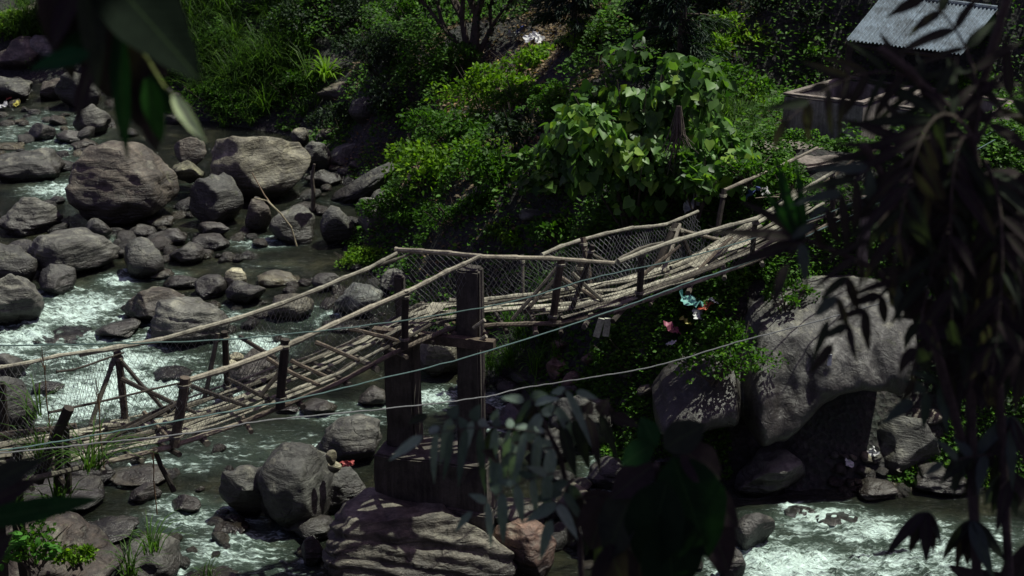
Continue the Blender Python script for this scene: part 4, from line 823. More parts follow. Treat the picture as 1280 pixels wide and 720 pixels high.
tuft(45, 520, 12, .7, .02, 'thin grass shoots in front of the left netting', 15.2, group=gg); tuft(190, 690, 30, .6, .022, 'pale grass tuft growing from the grey green boulder', 15.3, group=gg, col=(1.3, 1.3, 1.3)); tuft(165, 719, 36, .55, .02, 'grass tuft at the bottom edge left of the pale tuft', 14.9, group=gg)
tuft(260, 722, 20, .3, .015, 'short grass shoots at the bottom edge by the lower rapid', 15.3, group=gg); tuft(75, 640, 40, .6, .025, 'grass tuft behind the dark reddish corner boulder', 14.9, group=gg); tuft(20, 650, 40, .7, .025, 'grass tuft at the left edge above the corner boulder', 14.6, group=gg)
for px, py, Y, L_, lab in ((58, 500, 15.0, .75, 'dry brown reed standing upright before the white water'), (125, 540, 15.1, .8, 'dry leaning reed stem beside the leftmost handrail post'), (192, 600, 15.6, .45, 'dry feathery seed head above the flat tan rock')):
    P = at(px, py, Y); o = thing('dry_reed', lab, 'reed', loc=P); link('stem', MB().tube([(0, 0, -.5), (.0, 0, 0), (.03, 0, L_*.6)], [.009, .009, .005], 5).me('stem', WOOD), o, col=(.6, .4, .25))
    q = MB(); 
    for k in range(14): z = L_*(.3+.5*k/14); a = random.uniform(0, 6.28); q.tube([(.02, 0, z), (.02+.03*math.cos(a), .03*math.sin(a), z+.12)], [.006, .002], 4)
    link('seed_head', q.me('seed_head', WOOD), o, col=(.75, .55, .35))

# heart leaved climber: the 300 nearest leaves as parts, the rest as stuff
HP = at(795, 190, 24.6); s = mpp(HP); hsz = (160*s, 1.6, 150*s); climber = thing('climbing_vine', 'big climber with heart shaped glossy leaves in the middle of the far bank', 'climber', loc=HP)
r_ = np.random.default_rng(77); p, d = bush_points(7500, hsz, 78, lumps=26, shell=.3); A = d*.25+np.array([0, -.15, -.75])+r_.normal(size=(len(p), 3))*.4; Nn = d*.5+np.array([0, -.35, .6])+r_.normal(size=(len(p), 3))*.4; Ls = .20*r_.uniform(.55, 1.25, len(p))
front = np.argsort(-(Ls*6-p[:, 1]*1.2+p[:, 2]*.3+r_.random(len(p))*.5))[:300]; mask = np.ones(len(p), bool); mask[front] = False
link('foliage', mesh('foliage', *leaf_cloud(p[mask], A[mask], Nn[mask], Ls[mask], Ls[mask], 'heart'), LF_HEART), climber, kind='stuff')
hv, hf = leaf_cloud(np.zeros((1, 3)), np.array([[0, 1., 0]]), np.array([[0, 0, 1.]]), np.ones(1), np.ones(1), 'heart'); hm = mesh('leaf', hv, hf, LF_HEART)
for k in front:
    a = Vector(A[k]).normalized(); n_ = Vector(Nn[k]); x_ = a.cross(n_).normalized(); n_ = x_.cross(a); M = Matrix((x_, a, n_)).transposed().to_4x4()
    c = random.choice([(1, 1, 1), (1.6, 1.3, .9), (.7, .75, .75), (2.0, 1.55, .9), (.8, .9, .9), (1.2, 1.15, 1)]); o = link('leaf', hm, climber, col=c); M.translation = p[k]; o.matrix_local = M @ Matrix.Scale(float(Ls[k]), 4)
link('stems', stems_mesh(hsz, 16, .03, 5), climber)
# dead roots hanging from the climber
dr = thing('hanging_roots', 'bundle of dry grey roots hanging from the heart leaved climber', 'roots', loc=at(848, 150, 23.6))
for k in range(34):
    a = random.uniform(-.5, .5); z = random.uniform(.4, 1.1); w_ = random.uniform(-.12, .12)
    link('root', MB().tube([(w_*.3, 0, .25), (w_+a*.15, random.uniform(-.1, .1), -z*.4), (w_+a*.45, random.uniform(-.15, .15), -z*.75), (w_+a*.8+random.uniform(-.1, .1), random.uniform(-.2, .2), -z)], [.014, .01, .007, .003], 4).me('root', WOOD), dr, col=(.38, .32, .3))

# trees
def limb(q, a, d, Lg, r, depth, rr, tips, spread=.55):
    b = a+d*Lg; mid = (a+b)/2+Vector((rr.uniform(-1, 1), rr.uniform(-1, 1), 0))*Lg*.07; q.tube([a, mid, b], [r, r*.85, r*.65], 7)
    if depth == 0: tips.append(b); return
    for k in range(rr.choice([2, 3])):
        nd = (d+Vector((rr.uniform(-1, 1), rr.uniform(-1, 1), rr.uniform(-.2, .6)))*spread).normalized(); limb(q, b, nd, Lg*rr.uniform(.6, .85), r*.6, depth-1, rr, tips, spread)
    tips.append(b)
def tree(P, label, stems, seed, mat, leaf, nleaf, crown_r, name='tree', group=None, depth=3, ratio=.5, kind='leaf', col=(1, 1, 1)):
    rr = random.Random(seed); o = thing(name, label, 'tree', loc=P, group=group); tips = []
    for d, Lg, r in stems:
        q = MB(); limb(q, Vector((0, 0, -.3)), Vector(d).normalized(), Lg, r, depth, rr, tips); link('trunk', q.me('trunk', BARK), o)
    r = np.random.default_rng(seed); t = np.array([list(x) for x in tips if x.z > 1.5*0+.4]); k = r.integers(0, len(t), nleaf); d = unit(r.normal(size=(nleaf, 3))); p_ = t[k]+d*(crown_r*r.random((nleaf, 1))**.6)
    A = d*.5+r.normal(size=(nleaf, 3))*.6; A[:, 2] -= .3; Nn = np.array([0, 0, .8])+r.normal(size=(nleaf, 3))*.5; Ls = leaf*r.uniform(.6, 1.3, nleaf)
    link('crown', mesh('crown', *leaf_cloud(p_, A, Nn, Ls, Ls*ratio, kind), mat), o, col=col); return o
P = onland(594, 72); tree(P, 'dark tree forking into several leaning stems on the middle slope', [((-.9, .1, 1.1), 1.3, .12), ((-.35, .1, 1.3), 1.4, .13), ((.05, 0, 1.4), 1.5, .17), ((.5, .1, 1.2), 1.2, .09)], 5, LF_DARK, .14, 5000, .8)
def conifer(px, py, H, label, seed, r0=1.1, low=.15):
    P = onland(px, py); o = thing('conifer', label, 'tree', loc=P, group='dark conifers on the slope'); rr = random.Random(seed); link('trunk', MB().tube([(0, 0, -.3), (.05, 0, H*.5), (0, 0, H)], [.09, .07, .03], 8).me('trunk', BARK), o)
    q = MB(); pts = []
    for k in range(80):
        z = H*(low+(1-low)*k/80); a = rr.uniform(0, 6.28); Lb = r0*(1-.75*k/80)*rr.uniform(.7, 1.2); e = Vector((math.cos(a)*Lb, math.sin(a)*Lb, z-.15*Lb)); q.tube([(0, 0, z), e*.5+Vector((0, 0, z*.5+.06)), e], [.022, .014, .005], 4)
        for j in range(150): t = rr.uniform(.2, 1); pts.append((Vector((0, 0, z)).lerp(e, t)+Vector((rr.gauss(0, .09), rr.gauss(0, .09), rr.gauss(0, .05)-.05)), a))
    link('branches', q.me('branches', BARK), o); n = len(pts); r = np.random.default_rng(seed); p_ = np.array([list(x[0]) for x in pts]); an = np.array([x[1] for x in pts])
    A = np.stack([np.cos(an), np.sin(an), np.full(n, -.5)], -1)+r.normal(size=(n, 3))*.5; link('needles', mesh('needles', *leaf_cloud(p_, A, np.array([0, 0, 1.])+r.normal(size=(n, 3))*.3, np.full(n, .2), np.full(n, .035), 'leaf'), LF_BLUE), o)
conifer(716, 72, 5.5, 'dark bluish conifer left of the sunlit yellow green shrub', 1, 1.1, .02)
conifer(848, 118, 7, 'dark conifer with a bare straight trunk right of the sunlit shrub', 2, 1.0, .06); conifer(812, 80, 6.5, 'thin dark conifer close to the left of the straight trunked conifer', 3, .9, .03)
for k, (px, py, lab) in enumerate([(360, 8, 'leafy tree behind the top of the grassy mound'), (470, 4, 'leafy tree at the top edge left of the forked tree'), (930, 6, 'leafy tree at the top edge behind the tall bright shrub'), (150, 20, 'leafy tree behind the hanging leaves on the far upper left bank')]):
    P = onland(px, py+10); P = P+Vector((0, 1.5, 0)); P.z = float(terrain(P.x, P.y)); tree(P, lab, [((.1, 0, 1.3), 2.0, .16), ((-.3, .1, 1.2), 1.8, .12)], 40+k, LF_DARK, .2, 5000, 1.3, group='trees at the top of the far bank')

# ------------------------------------------------------------------ concrete ledge, tanks and tin roofed shed
led = thing('concrete_ledge', 'low concrete landing ledge where the footbridge meets the far bank', 'ledge', loc=(0, 0, 0))
def slab(corners, zt, th, mat, parent, name, amp=.02):
    q = MB(); v = [Vector((c[0], c[1], zt)) for c in corners]; q.add(v+[a-Vector((0, 0, th)) for a in v], [(0, 1, 2, 3), (7, 6, 5, 4), (0, 4, 5, 1), (1, 5, 6, 2), (2, 6, 7, 3), (3, 7, 4, 0)]); return link(name, rough(q.me(name, mat), amp), parent)
def onz(px, py, z): r = ray(px, py); return Vector((0, 0, CAMZ))+r*((z-CAMZ)/r.z)
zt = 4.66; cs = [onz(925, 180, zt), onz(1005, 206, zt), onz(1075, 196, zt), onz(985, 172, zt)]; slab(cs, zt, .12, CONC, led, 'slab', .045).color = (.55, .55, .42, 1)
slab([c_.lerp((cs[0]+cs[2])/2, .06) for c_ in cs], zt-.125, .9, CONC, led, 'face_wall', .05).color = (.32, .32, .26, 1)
def tank(corn, zb, zt, label):
    o = thing('water_tank', label, 'tank', group='open concrete tanks'); c = [onz(a, b, zt) for a, b in corn]
    for i in range(4):
        a, b = c[i], c[(i+1) % 4]; d = (b-a).normalized()*.055
        q = beam_box(Vector((a.x, a.y, (zb+zt)/2-.04))-d*(i % 2), Vector((b.x, b.y, (zb+zt)/2-.04))+d*(i % 2), .11, zt-zb-.08); link('tank_wall', rough(q.me('tank_wall', WALLC), .006), o)
        q = beam_box(Vector((a.x, a.y, zt-.02))-d*(1+.3*(i % 2)), Vector((b.x, b.y, zt-.02))+d*(1+.3*(i % 2)), .14-.006*(i % 2), .045+.004*(i % 2)); link('rim', q.me('rim', CONC), o, col=(1.2, 1.2, 1.2))
    return o
tank([(985, 116), (1078, 127), (1137, 108), (1060, 95)], 4.35, 5.3, 'open grey concrete tank behind the ledge with a pale rim')
tank([(1120, 131), (1236, 147), (1264, 126), (1156, 109)], 4.35, 5.28, 'second open concrete tank, right of the first, behind the near foliage')
shed = thing('shed', 'open shed with a silver corrugated tin roof at the top right', 'shed')
R0, R1, E0, E1 = at(1104, -6, 31.0), at(1246, 12, 30.2), at(1058, 50, 28.4), at(1202, 68, 27.6)
nrm = (R1-R0).cross(E0-R0).normalized()
if nrm.z < 0: nrm = -nrm
for k in range(5):           # overlapping tin sheets
    q = []; nn_ = 40; lift = .008*(k % 2)
    for row in range(2):
        for j in range(nn_+1):
            t = (k+j/nn_*1.04)/5; a = R0.lerp(R1, min(t, 1.01)); b = E0.lerp(E1, min(t, 1.01)); p_ = a if row == 0 else b; q.append(p_+nrm*(.022*math.cos(j/nn_*2*math.pi*6)+lift))
    f = [(j, j+1, nn_+2+j, nn_+1+j) for j in range(nn_)]; m = mesh('roof_sheet', q, f, TIN, False); o = link('roof_sheet', m, shed, col=random.choice([(1, 1, 1), (.9, .92, .95), (1.1, 1.1, 1.1)])); md = o.modifiers.new('thickness', 'SOLIDIFY'); md.thickness = .004
back = (R0-E0)*.9; back.z = -abs(back.z)*1.2
q = MB(); bk0, bk1 = R0+Vector((.5, 2.2, -1.3)), R1+Vector((.9, 2.0, -1.2)); q.add([R0+nrm*.02, R1+nrm*.02, bk1, bk0], [(0, 1, 2, 3)]); o = link('rear_roof', q.me('rear_roof', TIN), shed, col=(.3, .28, .28)); md = o.modifiers.new('thickness', 'SOLIDIFY'); md.thickness = .02
link('ridge_cap', MB().tube([R0+nrm*.03, R1+nrm*.03], .06, 8).me('ridge_cap', TIN), shed, col=(1.2, 1.2, 1.2))
for p_ in (E0.lerp(E1, .04), E0.lerp(E1, .97), bk0, bk1, E0.lerp(E1, .5)):
    p_ = p_+Vector((0, .1, -.05)); zt_ = float(terrain(p_.x, p_.y))-.2; link('post', beam_box(p_, Vector((p_.x, p_.y, zt_)), .12, .12).me('post', WOOD), shed, col=DARKW)
link('gable_board', MB().tube([R1+Vector((.03, 0, -.08)), bk1+Vector((0, 0, -.08))], .05, 6).me('gable_board', WOOD), shed, col=DARKW)
link('eave_beam', MB().tube([E0+Vector((0, .1, -.1)), E1+Vector((0, .1, -.1))], .05, 6).me('eave_beam', WOOD), shed, col=DARKW)

# pillar glimpsed behind the near foliage, bamboo stick at the pool, litter
P = onland(1075, 345); cp = thing('concrete_post', 'brown concrete post standing on the bank above the giant boulder', 'post', loc=P, me=rough(MB().box((0, 0, .5), (.1, .1, .9)).me('concrete_post', CONC), .01), col=(.7, .6, .55))
st = thing('bamboo_stick', 'thin bent bamboo stick leaning over the pool', 'stick')
a = [at(315, 216, 31.2), at(330, 243, 31), at(338, 254, 30.9)]; link('lower_piece', MB().tube(a, .016, 6).me('lower_piece', WOOD), st, col=(.8, .6, .45))
a = [at(318, 248, 31), at(334, 251, 30.8), at(350, 266, 30.6), at(364, 284, 30.5), at(371, 308, 30.4)]; link('bent_piece', MB().tube(a, .02, 6).me('bent_piece', WOOD), st, col=(1.1, 1.0, .75))
sp_ = thing('bare_branch', 'upright bare broken branch beside the largest tan boulder', 'branch', me=MB().tube([at(391, 262, 32.5), at(392, 240, 32.4), at(390, 222, 32.4), at(393, 205, 32.4)], [.06, .055, .05, .03], 7).me('bare_branch', WOOD), col=(.35, .3, .27))
lg = thing('log', 'pale cut log lying on the right bank among dim shrubs', 'log', me=MB().tube([at(1196, 400, 19), at(1225, 408, 19.1), at(1258, 416, 19.2)], [.05, .055, .045], 8).me('log', WOOD), col=(.9, 1, .7))
def crumple(size, seed):
    r = np.random.default_rng(seed); n = 7; v = []
    for j in range(n):
        for i_ in range(n): v.append([(i_/(n-1)-.5)*2*size*(1+.2*r.normal()), (j/(n-1)-.5)*2*size*(1+.2*r.normal()), abs(r.normal())*size*.38])
    return mesh('litter', v, [(j*n+i_, j*n+i_+1, (j+1)*n+i_+1, (j+1)*n+i_) for j in range(n-1) for i_ in range(n-1)], RAG)
cr = [crumple(1, k) for k in range(6)]
WH, RD, TL, YL, BL, PK = (.75, .75, .75), (.55, .12, .06), (.2, .5, .45), (.55, .5, .1), (.1, .14, .4), (.4, .12, .18)
def litter(spots, where, group, lift=.12):
    for px, py, s_, c, what in spots:
        P = onland(px, py); o = thing('litter', f'{what} {where}', 'litter', loc=P+Vector((0, -.1 if lift > .12 else 0, lift)), me=random.choice(cr), group=group, col=c); o.scale = (s_, s_, s_); o.rotation_euler = (random.uniform(.2, .9), random.uniform(-.4, .4), random.uniform(0, 6))
litter([(640, 54, .14, WH, 'white plastic scrap, left of three,'), (664, 58, .18, WH, 'largest white plastic bag'), (652, 50, .12, BL, 'blue plastic scrap'), (672, 62, .14, WH, 'crumpled white sheet, right of the bag,'), (615, 52, .10, TAN, 'tan scrap near the tree')], 'on the slope beside the forked tree', 'litter on the upper slope', .22)
litter([(925, 232, .16, RD, 'red plastic scrap'), (920, 246, .14, WH, 'white plastic scrap'), (916, 238, .13, (.7, .3, .15), 'orange wrapper'), (866, 286, .18, WH, 'white bag'), (885, 270, .16, TL, 'teal rag'), (938, 280, .18, BL, 'blue plastic'), (872, 252, .10, PK, 'dark pink scrap'), (934, 250, .12, RD, 'dark red rag'), (950, 268, .12, WH, 'pale paper scrap')], 'in the rubbish heap at the far end of the footbridge', 'litter at the bridge end', .4)
litter([(860, 424, .2, TL, 'pale teal plastic sheet'), (838, 438, .14, PK, 'pinkish scrap'), (855, 440, .10, YL, 'yellow wrapper'), (880, 415, .10, RD, 'red wrapper'), (888, 412, .09, WH, 'small white scrap'), (868, 432, .10, WH, 'white crumpled paper'), (836, 470, .08, WH, 'tiny white scrap below')], 'lying on the vine covered bank', 'litter on the vine bank', .42)
litter([(985, 466, .10, WH, 'white wrapper'), (945, 470, .14, (.4, .5, .5), 'grey plastic film'), (936, 480, .1, YL, 'yellow green wrapper'), (978, 508, .10, PALE, 'cream scrap')], 'caught beside the giant boulder', 'litter beside the giant boulder')
litter([(12, 128, .12, RD, 'red scrap'), (22, 134, .12, YL, 'yellow scrap'), (6, 138, .14, WH, 'white scrap')], 'at the far left shore', 'litter at the far left shore')
litter([(1090, 575, .08, WH, 'white paper cup'), (1060, 590, .07, WH, 'small white scrap'), (1120, 596, .09, TAN, 'brown scrap'), (1095, 622, .07, WH, 'round white lid'), (1128, 490, .08, WH, 'pale strip')], 'on the pebble beach under the giant boulder', 'litter on the pebble beach')
P = at(435, 580, 17.9); o = thing('red_cloth', 'small red cloth crumpled on the boulder left of the footing', 'cloth', loc=P, me=cr[2], col=(.45, .09, .08)); o.scale = (.09, .05, .07); o.rotation_euler = (.4, 0, .3)
gb = MB(); a_ = at(1037, 450, 18.95); thing('paper_strip', 'small white paper strip stuck to the face of the giant boulder', 'paper', me=MB().box((0, 0, 0), (.03, .01, .09)).me('paper_strip', RAG), loc=a_, col=(.9, .95, .95))

# fallen sticks and brush at the far end of the bridge
for k in range(16):
    a = onland(random.uniform(890, 1060), random.uniform(215, 320)); d = Vector((random.uniform(-1, 1), random.uniform(-.5, .5), random.uniform(.1, .6))); thing('dead_stick', 'dry stick tangled in the brush at the far end of the footbridge', 'stick', loc=a, me=MB().tube(pole_pts((0, 0, 0), d*random.uniform(.5, 1.3), .05, 5), [.018, .016, .014, .011, .007], 5).me('dead_stick', WOOD), group='dead sticks at the far bridge end', col=random.choice([MIDW, (.8, .7, .6), (.4, .33, .3)]))

# ------------------------------------------------------------------ near foliage framing the view
def big_leaf_mesh(L_, w, curl=.25, fold=.12, n=12, tipy=.55, seed=0):
    """blade along +Y, midrib fold, drooping tip"""
    rr = random.Random(seed); v = []; f = []
    for i_ in range(n+1):
        t = i_/n; wd = w/2*(math.sin(math.pi*min(1, t**tipy*1.0))**.85) if 0 < t < 1 else .0015; z = -curl*L_*t*t; y = L_*t*(1-.12*curl*t); wob = .05*w*math.sin(t*19+seed)
        for s_ in (-1, -.5, 0, .5, 1): v.append((s_*(wd+wob*abs(s_)*.3), y, z+abs(s_)*fold*wd*1.2+wob*.2*s_))
    for i_ in range(n):
        for k in range(4): a = i_*5+k; f.append((a, a+1, a+6, a+5))
    return mesh('leaf', v, f, LF_BIG, True)
def leaf_at(parent, b, t_, wpx, col, seed, lab=None, curl=.2, tipy=.7, face=None, name='leaf'):
    """leaf from base point b to tip t_ (photo px + distance), width in px"""
    B, Tp = at(*b), at(*t_); d = Tp-B; L_ = d.length; m = big_leaf_mesh(L_*1.04, wpx*mpp(B), curl, .18, 12, tipy, seed); rr = random.Random(seed)
    y = d.normalized(); toC = (Vector((0, 0, CAMZ))-B).normalized(); nrm_ = (toC+Vector((rr.uniform(-.5, .5), 0, rr.uniform(.1, .7)))) if face is None else Vector(face)
    x = y.cross(nrm_).normalized(); z = x.cross(y); M = Matrix((x, y, z)).transposed().to_4x4(); M.translation = B-parent.location
    o = link(name, m, parent, col=col); o.matrix_local = M
    if lab: o['label'] = lab
    return o
def stem(parent, pl, r, name='stem', col=(1, 1, 1)):
    pts = [at(*p)-parent.location for p in pl]; n = len(pts); link(name, MB().tube(pts, [r*(1-.5*i_/n) for i_ in range(n)], 7).me(name, BARK), parent, col=col)
DK, DK2, DG, GR = (.042, .032, .036), (.034, .040, .032), (.016, .055, .018), (.03, .11, .02)
hang = thing('hanging_branch', 'branch of large dark leaves hanging into the view at the top left', 'branch', loc=at(120, -120, 3.22))
stem(hang, [(60, -400, 3.08), (100, -160, 3.22), (130, -20, 3.22), (160, 40, 3.22)], .012, 'twig')
for i_, (b, t_, w, c) in enumerate([((125, -40, 3.22), (246, 88, 3.08), 92, (.008, .014, .009)), ((130, -30, 3.29), (172, 160, 3.29), 74, DK), ((105, -30, 3.22), (128, 112, 3.22), 36, (.05, .06, .05)), ((150, 30, 3.29), (150, 196, 3.22), 28, DG), ((112, 66, 3.15), (40, 82, 3.08), 26, (.015, .07, .03)), ((115, 75, 3.29), (92, 155, 3.22), 22, DK),
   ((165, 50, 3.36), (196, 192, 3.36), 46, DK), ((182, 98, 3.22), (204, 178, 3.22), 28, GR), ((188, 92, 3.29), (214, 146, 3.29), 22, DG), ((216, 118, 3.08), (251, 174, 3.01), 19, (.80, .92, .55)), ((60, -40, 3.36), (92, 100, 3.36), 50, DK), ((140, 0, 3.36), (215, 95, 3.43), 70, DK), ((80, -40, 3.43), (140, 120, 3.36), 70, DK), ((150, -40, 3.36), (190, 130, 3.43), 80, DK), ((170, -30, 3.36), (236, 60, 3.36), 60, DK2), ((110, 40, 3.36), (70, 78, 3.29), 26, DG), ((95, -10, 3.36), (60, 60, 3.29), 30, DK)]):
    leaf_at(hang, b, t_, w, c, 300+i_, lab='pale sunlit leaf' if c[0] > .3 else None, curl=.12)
stem(hang, [(160, 40, 3.22), (188, 80, 3.22), (205, 108, 3.15), (217, 120, 3.08)], .004, 'twig', (2, 3, 1))
lowl = thing('near_plant', 'blurred dark leaves poking in at the lower left edge', 'plant', loc=at(-60, 760, 4)); 
stem(lowl, [(-80, 900, 3.6), (-60, 700, 3.5), (-30, 610, 3.4)], .012)
for i_, (b, t_, w, c) in enumerate([((-30, 612, 3.4), (48, 574, 3.4), 34, DK2), ((-25, 652, 3.4), (118, 622, 3.4), 32, DG), ((-40, 640, 3.5), (40, 600, 3.5), 40, DK), ((-40, 720, 3.5), (12, 668, 3.5), 40, DK)]): leaf_at(lowl, b, t_, w, c, 330+i_, curl=.1)
bp = thing('broadleaf_sapling', 'sapling with bright green leaves on the dark reddish corner boulder', 'sapling', loc=at(45, 715, 14.3))
stem(bp, [(40, 740, 14.3), (35, 690, 14.2), (20, 655, 14.2)], .012); stem(bp, [(40, 735, 14.3), (55, 700, 14.1), (60, 685, 14.1)], .009)
for i_ in range(34):
    a, b_ = random.choice([(20, 665), (15, 685), (55, 692), (8, 700), (30, 675), (58, 680)]); th = random.uniform(0, 6.28); l_ = random.uniform(10, 19); a += random.uniform(-9, 9); b_ += random.uniform(-8, 8)
    leaf_at(bp, (a, b_, 14.15), (a+l_*math.cos(th), b_+l_*.6*math.sin(th), 14.1), 7, (.07, .2, .035), 350+i_, face=(0, -.3, 1), curl=.2)

def compound(parent, base, tip, n, Lpx, wpx, cols, seed, ang=1.0, droop=.35, sidecurl=.25):
    """pinnate leaf: rachis from base to tip with paired leaflets"""
    rr = random.Random(seed); B, Tp = Vector(base), Vector(tip); pts = []
    for k in range(7): t = k/6; q_ = B.lerp(Tp, t); q_.y += math.sin(math.pi*t)*-18*droop; pts.append(tuple(q_))
    pr = [at(*p)-parent.location for p in pts]; link('leaf_stalk', MB().tube(pr, [.0045, .004, .0035, .003, .0028, .002, .001], 5).me('leaf_stalk', BARK), parent)
    ax = math.atan2(Tp.y-B.y, Tp.x-B.x)
    for k in range(n):
        t = .15+.85*k/(n-1); i0 = min(5, int(t*6)); p = Vector(pts[i0]).lerp(Vector(pts[i0+1]), t*6-i0)
        for s_ in ((-1, 1) if k < n-1 else (0,)):
            th = ax+s_*ang*rr.uniform(.85, 1.15); l_ = Lpx*rr.uniform(.8, 1.1)*(1-.35*abs(t-.5)); dx, dy = math.cos(th)*l_, math.sin(th)*l_+droop*l_
            leaf_at(parent, (p.x, p.y, p.z), (p.x+dx, p.y+dy, p.z+rr.uniform(-.12, .12)), wpx*rr.uniform(.8, 1.2), rr.choice(cols), seed*100+k*3+s_, curl=.15, tipy=.6)
def palmate(parent, node, n, Lpx, wpx, a0, a1, cols, seed):
    rr = random.Random(seed)
    for k in range(n):
        th = a0+(a1-a0)*k/(n-1)+rr.uniform(-.07, .07); l_ = Lpx*rr.uniform(.8, 1.15); leaf_at(parent, node, (node[0]+l_*math.cos(th), node[1]+l_*math.sin(th), node[2]+rr.uniform(-.15, .15)), wpx*rr.uniform(.8, 1.2), rr.choice(cols), seed*50+k, curl=.2, tipy=.62)
cp_ = thing('near_shrub', 'near shrub with drooping silvery leaflets right of the footing, bottom centre', 'shrub', loc=at(690, 900, 5)); SV = [(.30, .38, .33), (.22, .29, .25), (.10, .14, .115)]
stem(cp_, [(720, 1500, 5.4), (735, 900, 5.2), (725, 680, 5.1), (700, 570, 5.0), (676, 520, 5.0)], .016)
compound(cp_, (700, 560, 5.0), (535, 520, 4.9), 6, 44, 15, SV+[DK2], 7, 1.5, .5); compound(cp_, (705, 560, 5.0), (600, 585, 4.8), 5, 40, 15, SV+[DK], 8, 1.3, .5); compound(cp_, (680, 525, 5.0), (655, 500, 5.0), 4, 50, 14, SV+[DK], 9, 1.6, .6)
compound(cp_, (690, 540, 5.0), (765, 520, 5.1), 5, 50, 18, [DK, DK2], 10, 1.2, .6); compound(cp_, (715, 600, 5.0), (690, 650, 4.8), 4, 46, 14, SV, 11, 1.2, .4); compound(cp_, (700, 548, 4.9), (528, 545, 4.7), 9, 50, 12, SV, 13, 1.45, .7); compound(cp_, (700, 590, 4.9), (590, 640, 4.7), 6, 44, 12, SV, 14, 1.3, .5); compound(cp_, (690, 520, 5), (720, 490, 5), 3, 44, 12, SV, 15, 1.5, .9); compound(cp_, (720, 620, 5.0), (770, 660, 5), 4, 60, 22, [DK, DK2], 12, 1.2, .4)
cq = thing('near_shrub', 'near shrub with broad black green leaves at the bottom centre right', 'shrub', loc=at(830, 900, 4.2)); stem(cq, [(850, 1600, 4.6), (840, 900, 4.4), (835, 700, 4.3), (820, 580, 4.2)], .02)
for i_, (b, t_, w, c) in enumerate([((835, 600, 4.1), (800, 720, 4.1), 80, (.014, .030, .016)), ((840, 570, 4.2), (890, 700, 4.1), 92, (.014, .038, .016)), ((830, 640, 4.1), (850, 760, 4.1), 90, (.012, .028, .014)), ((815, 556, 4.2), (778, 578, 4.15), 34, DG), ((820, 580, 4.2), (760, 620, 4.2), 46, DK), ((790, 620, 4.2), (750, 700, 4.2), 60, DK2), ((760, 620, 4.3), (735, 690, 4.3), 54, DK), ((850, 560, 4.2), (905, 600, 4.2), 50, DK), ((830, 560, 4.2), (880, 530, 4.2), 44, DK2), ((880, 640, 4.2), (920, 720, 4.2), 54, DK), ((760, 680, 4.2), (790, 760, 4.2), 70, DK), ((820, 560, 4.2), (800, 520, 4.3), 30, DG), ((860, 600, 4.2), (930, 660, 4.2), 44, DK)]): leaf_at(cq, b, t_, w, c, 400+i_, curl=.15, tipy=.8)
rt = thing('near_tree', 'tall near sapling with dark drooping narrow leaflets filling the right side of the view', 'tree', loc=at(1230, 1000, 4.3)); stem(rt, [(1240, 2300, 4.8), (1230, 900, 4.6), (1215, 600, 4.5), (1210, 330, 4.4), (1215, 150, 4.4), (1275, -60, 4.5), (1330, -700, 4.6)], .024, 'trunk')
stem(rt, [(1205, 560, 4.5), (1160, 400, 4.3), (1120, 250, 4.2), (1080, 180, 4.1)], .02, 'branch'); stem(rt, [(1180, 150, 4.4), (1140, 90, 4.2), (1100, 60, 4.2)], .016, 'branch'); stem(rt, [(1150, 380, 4.3), (1080, 330, 4.2), (1010, 300, 4.1)], .013, 'branch')
MIX = [DK, DK, DK2]; MX2 = MIX+[(.08, .10, .095)]
palmate(rt, (1008, 300, 4.1), 4, 100, 17, 2.9, 4.1, [DK, DG], 3); palmate(rt, (1003, 300, 4.1), 3, 95, 15, 4.05, 4.75, [DG, (.015, .055, .012), DG], 4)
def frond(parent, base, mid, tip, n, Lpx, wpx, cols, seed, ang=1.2, droop=.28):
    rr = random.Random(seed); B, M_, T_ = Vector(base), Vector(mid), Vector(tip); q = lambda t: B*(1-t)**2+M_*2*t*(1-t)+T_*t*t
    pr = [at(*q(k/10))-parent.location for k in range(11)]; fr = link('frond', MB().tube(pr, [.008*(1-.08*k) for k in range(11)], 6).me('frond', BARK), parent)
    for k in range(n):
        t = .12+.88*k/(n-1); p = q(t); d_ = q(min(1, t+.02))-q(t-.02); ax = math.atan2(d_.y, d_.x)
        for s_ in ((-1, 1) if k < n-1 else (0,)):
            th = ax+s_*ang*(1-.35*t)*rr.uniform(.9, 1.1); l_ = Lpx*rr.uniform(.8, 1.1)*(.55+.45*math.sin(math.pi*min(1, t+.15))); dx, dy = math.cos(th)*l_, math.sin(th)*l_+droop*l_*rr.uniform(.7, 1.2)
            o = leaf_at(parent, tuple(p), (p.x+dx, p.y+dy, p.z+rr.uniform(-.1, .1)), wpx*rr.uniform(.75, 1.2), rr.choice(cols), seed*100+k*3+s_, curl=.45, tipy=.6, name='leaflet'); o.parent = fr
palm = thing('near_palm', 'near palm like plant whose dark feathery fronds arch over the end of the footbridge', 'palm', loc=at(1250, 1000, 4.3)); stem(palm, [(1290, 2300, 4.8), (1270, 900, 4.6), (1255, 600, 4.5), (1240, 330, 4.4), (1215, 170, 4.3)], .022, 'trunk')
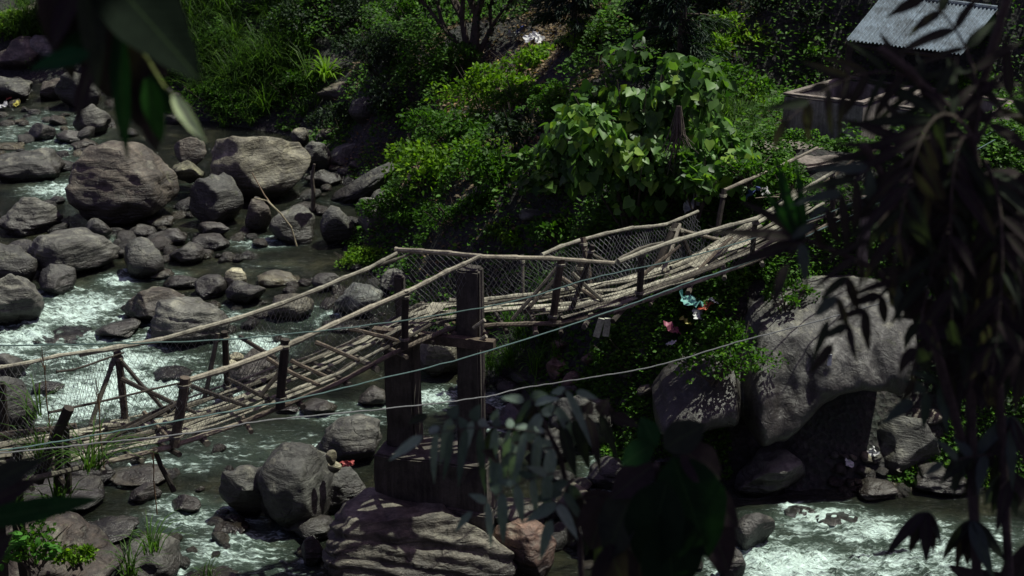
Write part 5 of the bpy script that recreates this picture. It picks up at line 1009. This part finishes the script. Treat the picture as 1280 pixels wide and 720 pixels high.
for k, (b, m_, t_, n_, l_, w_, c_) in enumerate([((1215, 170, 4.3), (1150, 70, 4.2), (1118, 330, 3.9), 13, 135, 15, MIX), ((1215, 170, 4.3), (1120, 20, 4.2), (985, 150, 4.1), 10, 80, 12, MIX), ((1215, 170, 4.3), (1100, 150, 4.1), (985, 330, 4.0), 13, 85, 13, MX2),
    ((1215, 200, 4.3), (1120, 200, 4.1), (1035, 400, 4.0), 13, 85, 13, MX2), ((1220, 180, 4.3), (1240, 40, 4.3), (1130, -20, 4.4), 8, 90, 13, MIX), ((1220, 180, 4.3), (1280, 60, 4.3), (1330, 160, 4.3), 8, 100, 15, MX2), ((1220, 240, 4.3), (1170, 260, 4.2), (1140, 470, 4.1), 11, 80, 15, MX2), ((1230, 300, 4.3), (1150, 310, 4.2), (1040, 430, 4.1), 10, 66, 13, MX2),
    ((1230, 200, 4.3), (1270, 260, 4.2), (1240, 470, 4.1), 11, 95, 16, MIX), ((1215, 170, 4.3), (1180, 150, 4.2), (1190, 400, 4.1), 12, 110, 17, MIX)]): frond(palm, b, m_, t_, n_, l_, w_, c_, 200+k)
for k in range(22):
    x_, y_ = random.uniform(1150, 1290), random.uniform(190, 420); palmate(rt, (x_, y_, random.uniform(4.3, 4.9)), 7, random.uniform(60, 100), 26, .2, 3.0, MIX, 20+k)
for k, (x_, y_) in enumerate([(1210, 440), (1265, 430), (1262, 520), (1215, 560), (1262, 590), (1156, 640), (1215, 650)]):
    palmate(rt, (x_, y_, 4.5), 6, random.uniform(55, 90), 17, .9, 2.3, MX2, 60+k)
compound(rt, (1240, 455, 4.5), (1140, 500, 4.4), 6, 50, 14, [DK, (.06, .08, .075)], 71, 1.3, .3); compound(rt, (1260, 570, 4.5), (1180, 580, 4.4), 5, 45, 13, MX2, 72, 1.3, .3)
nb = thing('near_bank_weed', 'dark leaves at the bottom right corner of the view', 'plant', loc=at(1270, 900, 5.0)); stem(nb, [(1270, 1300, 5.2), (1260, 900, 5.1), (1262, 760, 5)], .014)
for i_, (b, t_, w) in enumerate([((1262, 760, 5), (1200, 705, 5), 40), ((1262, 750, 5), (1290, 680, 5), 44), ((1280, 760, 5), (1230, 716, 5), 44)]): leaf_at(nb, b, t_, w, DK, 500+i_)

# unseen tree added beside the camera so its crown shades the near foliage
sh = thing('added_shade_tree', 'tall unseen tree added beside the viewpoint to shade the near foliage', 'tree', loc=(4.8, -1.5, 9.0)); q = MB(); q.tube([(0, 0, -.6), (.1, .3, 4), (-.4, 1.2, 7.5)], [.4, .32, .22], 10); link('trunk', q.me('trunk', BARK), sh)
q = MB()
for k in range(14): a = 6.28*k/14; q.tube([(-.4, 1.2, 7), (2.5*math.cos(a)-.6, 3+2.8*math.sin(a), 7.8), (5.6*math.cos(a)-3, 5+4.6*math.sin(a), 8.2)], [.12, .08, .03], 6)
link('branches', q.me('branches', BARK), sh)
n = 15000; r = np.random.default_rng(9); p = np.stack([r.uniform(-9, 8, n), r.uniform(-1, 12, n), r.uniform(6.6, 9.4, n)], -1); A = r.normal(size=(n, 3)); pl_ = np.array(at(235, 146, 3.05)-sh.location); sv = np.array(sdir); dr_ = p-pl_; t__ = dr_@sv; kp = np.linalg.norm(dr_-t__[:, None]*sv, axis=1) > .35; p = p[kp]; A = A[kp]; n = len(p); Nn = np.array([0, 0, 1.])+r.normal(size=(n, 3))*.35; Ls = .34*r.uniform(.7, 1.3, n)  # gap cut in the crown along the sun ray to light the pale leaf
link('crown', mesh('crown', *leaf_cloud(p, A, Nn, Ls, Ls*.6, 'leaf'), LF_DARK), sh)
